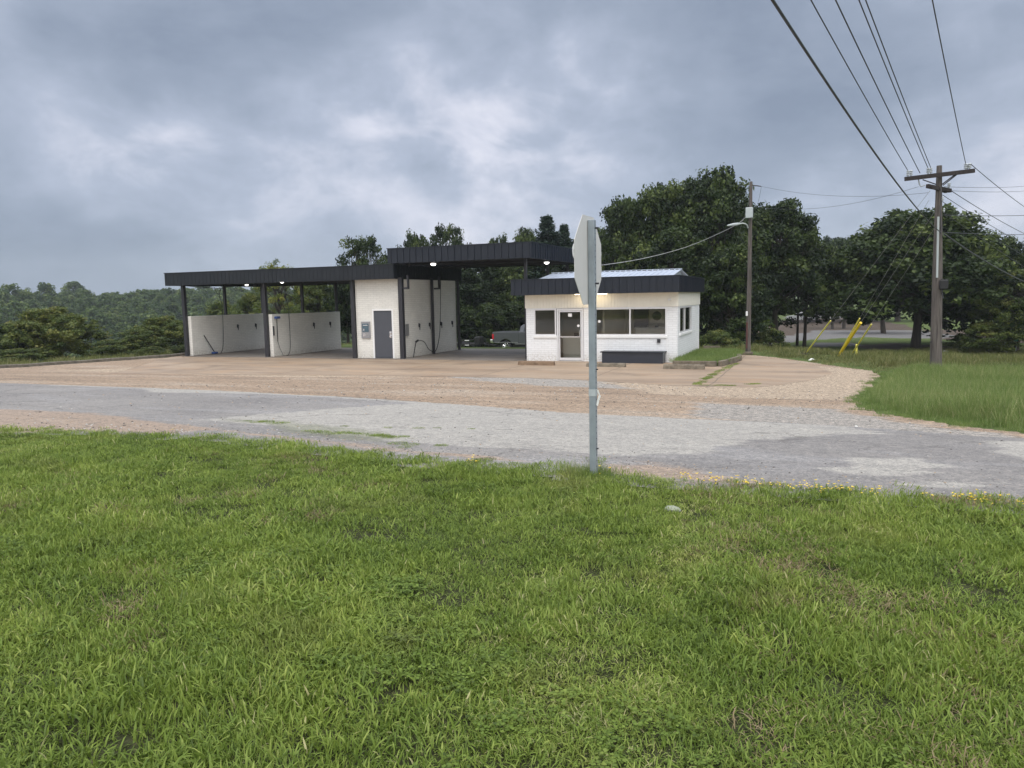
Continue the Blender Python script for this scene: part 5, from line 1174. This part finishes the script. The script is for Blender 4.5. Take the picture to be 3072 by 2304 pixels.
def far(a, px, py, D, sag, label, r=.012, mt='wire'):
    return wire(a, at_d(px, py, D), sag, label, r, mt)
far(tops[5], 3220, 700, 50, .3, 'line leaving the right crossarm tip and dropping to the right')
far(at2(2832, 560), 3220, 536, 45, .2, 'highest faint level line right of the utility pole', .007); far(at2(2851, 572, .4), 3220, 551, 45, .2, 'second faint level line right of the utility pole', .007)
far(at2(2853, 572, .4), 3220, 755, 52, .3, 'line sloping down right from the lower crossarm'); far(at2(2828, 585), 3220, 790, 52, .3, 'line sloping down right just below the crossarms', .010); far(at2(2828, 605), 3220, 835, 52, .3, 'lower sloping line right of the utility pole', .010)
far(at2(2828, 645), 3220, 636, 45, .1, 'level cable crossing behind the right oak tops'); far(at2(2830, 697), 3220, 697, 45, .1, 'lowest level cable right of the utility pole')
far(at2(2830, 637), 3220, 880, 55, .2, 'thin line sloping from the pole insulator across the right oak', .009); far(at2(2832, 702, -.13), 3220, 880, 50, .5, 'thick black cable leaving the pole down to the right edge', .026)
wire(a1(2284, 559), at2(2785, 578, .2), .25, 'upper thin line from lamp pole to utility pole', .0055); wire(a1(2262, 620), at2(2755, 560, -.3),   .35, 'lower thin line from lamp pole to utility pole', .0055)
wire(a1(2262, 619), a1(2284, 560), .3, 'short jumper wire hanging by the lamp pole top', .006)
tag(MB().tube(spline([a1(2240, 650, -.1), a1(2195, 682, -.2)]+[at_d(*p) for p in ((2065, 739, 35.5), (1932, 775, 35), (1808, 795, 34.4), (1745, 800, 34.0))], 8), .013, 6).build('service_cable', M['wirelight'], None, smooth=True), 'pale twisted service cable sagging from the lamp pole to the raised canopy', 'cable')
# guy wires with yellow guards
def guy(gx, gy, ux, uy, top, r, mt, label, rw=.0055):
    a = G(gx, gy); d = (top-a).normalized(); s = None
    # guard end where its projection reaches (ux,uy)
    lo, hi = 0., (top-a).length
    for _ in range(30):
        m_ = (lo+hi)/2; p = a+d*m_-Vector((0, 0, HC)); yv = H0/2-F*p.dot(uu)/p.dot(fw)
        if yv > uy: lo = m_
        else: hi = m_
    t = empty('guy_wire', a, 0, label, 'guy wire', 'guy wires with yellow guards')
    MB().tube([a, top], rw, 5).build('wire', M['wirelight'], t); MB().tube([a+d*.02, a+d*lo], r, 8).build('guard', M[mt], t); return t
guy(2414, 1064, 2492, 962, at2(2790, 572), .031, 'paleyellow', 'leftmost guy wire with thin faded yellow guard in the field')
guy(2512, 1070, 2577, 955, at2(2787, 600), .029, 'paleyellow', 'guy wire with thin yellow guard close behind the thick one')
guy(2514, 1071, 2583, 968, at2(2800, 640), .056, 'yellow', 'guy wire with the thick bright yellow guard')
guy(2550, 1071, 2616, 973, at2(2806, 680), .031, 'paleyellow', 'rightmost guy wire whose guard crosses the short yellow post')
guy(2104, 1045, 2130, 965, a1(2249, 600), .031, 'paleyellow', 'guy wire with yellow guard close to the office right corner')
p = G(2569, 1071); t = MB().tube([p, at_y(2569.5, 1034, p.y), at_y(2569.5, 1032, p.y)], [.04, .04, .02], 10).build('marker_post', M['paleyellow'], None); tag(t, 'short upright yellow marker post among the guy wires', 'marker post')
p = G(2412, 1067); g = MB(); 
for k in range(9): g.tube([p, p+Vector((rng.normal(0, .22), rng.normal(0, .2), rng.uniform(.05, .3)))], [.02, .006], 4)
tag(g.build('dead_weed', M['bark'], None), 'dark dead weed clump at the left guy anchor', 'weed')
for (px, py, s, lab, nm, mt) in ((2436, 1081, .10, 'white scrap of litter on the grass near the left guy wire', 'litter', 'litter'), (2837, 1057, .16, 'white scrap lying in the field right of the utility pole', 'litter', 'litter'), (2012, 1534, .05, 'pale stone lying in the mown lawn', 'stone', 'rock'), (2568, 1280, .018, 'small white pebble on the edge of the road', 'stone', 'litter')):
    p = G(px, py); bm = bmesh.new(); bmesh.ops.create_icosphere(bm, subdivisions=2, radius=s)
    for v in bm.verts: v.co = Vector((v.co.x*1.3, v.co.y, v.co.z*.55))*(1+.25*math.sin(v.co.x*31+v.co.y*17+v.co.z*23)); v.co += p+Vector((0, 0, s*.2))
    me = bpy.data.meshes.new(nm); bm.to_mesh(me); bm.free(); me.materials.append(M[mt]); o = bpy.data.objects.new(nm, me); COL.objects.link(o); tag(o, lab, nm)
# green sign at the far right
p = G(3047, 1060); t = empty('green_sign', p, 0, 'small green sign on a post by the grey trunk at right', 'sign'); a, b = at_y(3040, 1024, p.y), at_y(3054, 1011, p.y)
MB().tube([p, Vector((p.x, p.y, b.z))], .02, 6).build('post', M['galv'], t); MB().box(a.x, b.x, p.y-.04, p.y-.03, a.z, b.z).build('plate', M['sign_green'], t)

# flowers along the lawn edge
def flower_proto(i):
    g = np.random.default_rng(400+i); mb = MB()
    for k in range(6):
        x, y, z = g.normal(0, .05), g.normal(0, .05), g.uniform(.03, .09); s = g.uniform(.008, .014)
        for q in range(2):
            a = g.uniform(0, 3.1); mb.quad((x-s*math.cos(a), y-s*math.sin(a), z), (x+s*math.sin(a), y-s*math.cos(a), z+.004), (x+s*math.cos(a), y+s*math.sin(a), z), (x-s*math.sin(a), y+s*math.cos(a), z+.006))
    me = bpy.data.meshes.new('flower_tuft'); me.from_pydata(mb.v, [], mb.f); me.materials.append(M['flower']); return bpy.data.objects.new('flower_tuft', me)
FP = [flower_proto(i) for i in range(4)]; fl = []
for (px, py, k, sp) in ((1400, 1400, 6, .12), (2045, 1446, 10, .10), (2118, 1450, 8, .09), (2225, 1462, 16, .14), (2300, 1464, 26, .16), (2390, 1474, 8, .12), (2480, 1482, 10, .15), (2580, 1490, 18, .13), (2420, 1478, 6, .2), (2700, 1500, 6, .12), (2830, 1508, 8, .1), (2940, 1512, 12, .1), (3040, 1524, 18, .14), (520, 1302, 5, .1), (1760, 1428, 6, .15), (1430, 1396, 3, .05), (200, 1420, 0, .1)):
    p = G(px, py)
    for _ in range((k+3)//5): fl.append((p.x+rng.normal(0, sp*1.5), p.y+rng.normal(0, sp*.5)))
fl = np.array(fl); scatter('yellow_flowers', np.stack([fl[:, 0], fl[:, 1], zt(fl[:, 0], fl[:, 1])], -1), np.stack([0*fl[:, 0], 0*fl[:, 0], rng.uniform(0, 6, len(fl))], -1), rng.uniform(.7, 1.2, len(fl)), rng.integers(0, 4, len(fl)), proto_collection('flower protos', FP), 'little yellow flowers scattered along the lawn edge', 'flowers')

# ================================================================== TRUCK AND TRAILER
tp = at_d(1517, 1056, 57.5); tp.z = ztf(tp.x, tp.y)
M['truck'] = m_simple('dark_grey_car_paint', (.105, .11, .122), .28, .55, .03); M['tyre'] = m_simple('tyre_rubber', (.014, .014, .015), .8); M['taillight'] = m_simple('red_lens', (.45, .01, .02), .2); M['autoglass'] = m_simple('dark_car_glass', (.02, .025, .03), .08)
tk = empty('pickup_truck', tp, 0, 'dark grey pickup truck with chrome rear bumper parked behind the open bay', 'pickup truck')
ox, oy, oz = tp.x-1.05, tp.y, tp.z      # local origin: tail, near side
def TX(poly): return [(ox+a, oz+b) for a, b in poly]
def arch(cx, r, n=9): return [(cx+r*math.cos(math.pi*(1-i/(n-1))), .44+r*math.sin(math.pi*(1-i/(n-1)))) for i in range(n)]
w_ = 2.02
side = [(0, 1.52), (0, .76)]+[(.48, .68)]+arch(1.05, .57)[1:-1]+[(1.62, .66), (4.60, .66)]+arch(5.15, .57)[1:-1]+[(5.72, .68), (6.22, .72), (6.28, 1.0), (6.20, 1.30), (5.95, 1.46), (4.75, 1.53), (2.15, 1.53)]
body = MB(); body.prism(TX(side), 'y', oy, oy+w_); bo = body.build('body', M['truck'], tk); bv = bo.modifiers.new('b', 'BEVEL'); bv.width = .03; bv.segments = 2
cab = MB(); prof = [(2.12, 1.46), (2.22, 1.95), (2.42, 2.07), (3.9, 2.09), (4.15, 2.0), (4.80, 1.48)]
n0 = len(cab.v); ys_ = [(oy+.04, 0), (oy+.22, 1)]
b = len(cab.v)
for yy, ins in ((oy+.02, 0), (oy+w_-.02, 0)):
    for (a, z) in prof:
        f_ = max(0, (z-1.46)/.63)*.17; cab.v.append((ox+a, yy+(f_ if yy < oy+1 else -f_), oz+z))
k = len(prof); cab.f += [tuple(range(k)), tuple(range(k, 2*k))]+[(i, (i+1) % k, k+(i+1) % k, k+i) for i in range(k)]
cb_ = cab.build('cab', M['truck'], tk); bv = cb_.modifiers.new('b', 'BEVEL'); bv.width = .04; bv.segments = 2
def cabwin(poly, name='window'):
    g = MB(); g.v = []
    for off_ in (0, .02):
        for (a, z) in poly: g.v.append((ox+a, oy+.02+max(0, (z-1.46)/.63)*.17-.012+off_, oz+z))
    k = len(poly); g.f = [tuple(range(k)), tuple(range(k, 2*k))]+[(i, (i+1) % k, k+(i+1) % k, k+i) for i in range(k)]; return g.build(name, M['autoglass'], tk)
cabwin([(2.48, 1.56), (2.55, 1.92), (3.2, 1.96), (3.2, 1.56)]); cabwin([(3.3, 1.56), (3.3, 1.96), (3.95, 1.96), (4.5, 1.56)])
MB().box(ox+2.10, ox+2.12, oy+.3, oy+w_-.3, oz+1.60, oz+1.92).build('rear_window', M['autoglass'], tk)
MB().bbox(ox-.04, ox+.13, oy-.012, oy+.10, oz+.98, oz+1.38, .02).build('tail_light', M['taillight'], tk); MB().bbox(ox-.04, ox+.13, oy+w_-.10, oy+w_+.012, oz+.98, oz+1.38, .02).build('tail_light', M['taillight'], tk)
MB().bbox(ox-.22, ox+.12, oy+.0, oy+w_, oz+.72, oz+.96, .03).build('bumper', M['chrome'], tk); MB().bbox(ox+6.2, ox+6.4, oy+.05, oy+w_-.05, oz+.5, oz+.8, .03).build('bumper', M['chrome'], tk)
MB().bbox(ox+6.2, ox+6.3, oy+.1, oy+.5, oz+1.0, oz+1.25, .02).build('headlight', M['chrome'], tk); MB().bbox(ox+6.2, ox+6.3, oy+w_-.5, oy+w_-.1, oz+1.0, oz+1.25, .02).build('headlight', M['chrome'], tk)
MB().box(ox+.15, ox+2.05, oy-.012, oy+.0, oz+.74, oz+.77).box(ox+1.8, ox+4.6, oy-.012, oy, oz+.62, oz+.66).build('side_trim', M['kiosk'], tk)
MB().box(ox+2.09, ox+2.105, oy-.004, oy+.01, oz+.56, oz+1.5).build('cab_gap', M['black'], tk); MB().box(ox+2.35, ox+2.6, oy-.03, oy, oz+1.32, oz+1.36).build('door_handle', M['truck'], tk)
MB().box(ox+.1, ox+6.1, oy+.25, oy+w_-.25, oz+.38, oz+.55).build('underbody', M['black'], tk)
for cx_ in (1.05, 5.15):
    for yy, s_ in ((oy+.02, 1), (oy+w_-.30, -1)):
        c = Vector((ox+cx_, yy, oz+.44)); g = MB(); n = 28
        for (dy_, r_) in ((0.0, .28), (-.0, .40), (.03, .44), (.25, .44), (.28, .40), (.28, .28)):
            g.v += [(c.x+r_*math.cos(2*math.pi*k/n), c.y+dy_, c.z+r_*math.sin(2*math.pi*k/n)) for k in range(n)]
        for j in range(5):
            for k in range(n): g.f.append((j*n+k, j*n+(k+1) % n, (j+1)*n+(k+1) % n, (j+1)*n+k))
        wl = empty('wheel', (0, 0, 0)); wl.parent = tk; wl.matrix_parent_inverse = parent_inv(tk)
        ty = g.build('tyre', M['tyre'], None, smooth=False); ty.parent = wl
        fy = c.y+(.02 if s_ > 0 else .26); rg = MB()
        rg.tube([(c.x, fy-.01, c.z), (c.x, fy+.02, c.z)], .06, 12)
        for k in range(7):
            for da in (-.12, .12):
                a_ = 2*math.pi*k/7; rg.tube([(c.x+.05*math.cos(a_), fy, c.z+.05*math.sin(a_)), (c.x+.26*math.cos(a_+da), fy, c.z+.26*math.sin(a_+da))], .016, 5)
        rg.tube([(c.x+.27*math.cos(2*math.pi*k/24), fy, c.z+.27*math.sin(2*math.pi*k/24)) for k in range(25)], .018, 5, cap=False)
        ro_ = rg.build('rim', M['chrome'], None); ro_.parent = wl
        hb_ = MB().tube([(c.x, fy+.05, c.z), (c.x, fy+.10, c.z)], .27, 20).build('hub', M['black'], None); hb_.parent = wl
# flatbed trailer
tl = empty('utility_trailer', (tp.x-6, tp.y, tp.z), 0, 'low black flatbed trailer hitched behind the grey pickup truck', 'trailer')
x1 = ox-.9; x0 = x1-5.2; z0 = tp.z
MB().box(x0, x1-.3, oy+.0, oy+.10, z0+.52, z0+.64).box(x0, x1-.3, oy+1.92, oy+2.02, z0+.52, z0+.64).box(x0, x1-.3, oy+.1, oy+1.92, z0+.54, z0+.60).build('deck', M['black'], tl)
g = MB(); g.box(x0, x1-.3, oy, oy+.06, z0+.92, z0+.98)
for k in range(8): xx = x0+(x1-.36-x0)*k/7; g.box(xx, xx+.05, oy, oy+.05, z0+.64, z0+.92)
g.build('side_rail', M['black'], tl)
MB().box(x1-.3, ox-.1, oy+.9, oy+1.05, z0+.48, z0+.58).build('tongue', M['black'], tl); MB().tube([(x1-.1, oy+.98, z0+.2), (x1-.1, oy+.98, z0+1.05)], .035, 8).build('jack', M['black'], tl)
MB().bbox(x1-.7, x1-.2, oy+.2, oy+.9, z0+.62, z0+1.15, .03).build('tool_box', M['black'], tl)
MB().box(x1-1.4, x1-1.05, oy-.01, oy-.002, z0+.86, z0+.92).build('reflector', M['white'], tl); MB().box(x1-1.4, x1-1.05, oy-.01, oy-.002, z0+.52, z0+.56).build('reflector', M['white'], tl)
MB().box(x1-2.5, x1-2.35, oy-.01, oy, z0+.6, z0+.85).box(x1-2.2, x1-1.8, oy-.01, oy, z0+.74, z0+.78).build('bracket', M['kiosk'], tl)
for cx_ in (x0+1.7, x0+2.6):
    for yy in (oy-.25, oy+2.05):
        wl = empty('wheel'); wl.parent = tl; wl.matrix_parent_inverse = parent_inv(tl)
        t1 = MB().tube([(cx_, yy, z0+.36), (cx_, yy+.03, z0+.36), (cx_, yy+.19, z0+.36), (cx_, yy+.22, z0+.36)], [.31, .36, .36, .31], 20).build('tyre', M['tyre'], None); t1.parent = wl
        t1 = MB().tube([(cx_, yy-.01, z0+.36), (cx_, yy+.01, z0+.36)], .2, 16).build('rim', M['white'], None); t1.parent = wl
# distant white vehicle glimpsed beyond the grove
p = G(2402, 966); t = empty('distant_car', p, 0, 'small white car half hidden beyond the grove trunks', 'car')
MB().prism([(p.x-2.2, p.z+.35), (p.x-2.2, p.z+.95), (p.x-1.2, p.z+1.05), (p.x-.7, p.z+1.5), (p.x+.8, p.z+1.5), (p.x+1.3, p.z+1.05), (p.x+2.2, p.z+.9), (p.x+2.2, p.z+.35)], 'y', p.y, p.y+1.7).build('body', M['white'], t)
for cx_ in (-1.35, 1.35): MB().tube([(p.x+cx_, p.y-.02, p.z+.33), (p.x+cx_, p.y+.2, p.z+.33)], .33, 16).build('wheel', M['tyre'], t)
MB().prism([(p.x-.95, p.z+1.08), (p.x-.6, p.z+1.42), (p.x+.7, p.z+1.42), (p.x+1.05, p.z+1.08)], 'y', p.y-.02, p.y).build('window', M['autoglass'], t)

# ================================================================== HAZE
M['haze'], nt, bs = mat('haze'); nt.nodes.remove(bs); pv = nt.nodes.new('ShaderNodeVolumePrincipled'); pv.inputs['Color'].default_value = (.80, .86, .95, 1); pv.inputs['Density'].default_value = .00034; pv.inputs['Anisotropy'].default_value = .2
L(nt, pv.outputs[0], nt.nodes['Material Output'].inputs['Volume'])
hz = MB().box(-620, 700, -60, 620, -24, 40).build('haze', M['haze'], None); tag(hz, 'thin blue grey humid air over the whole place', 'haze', kind='stuff')
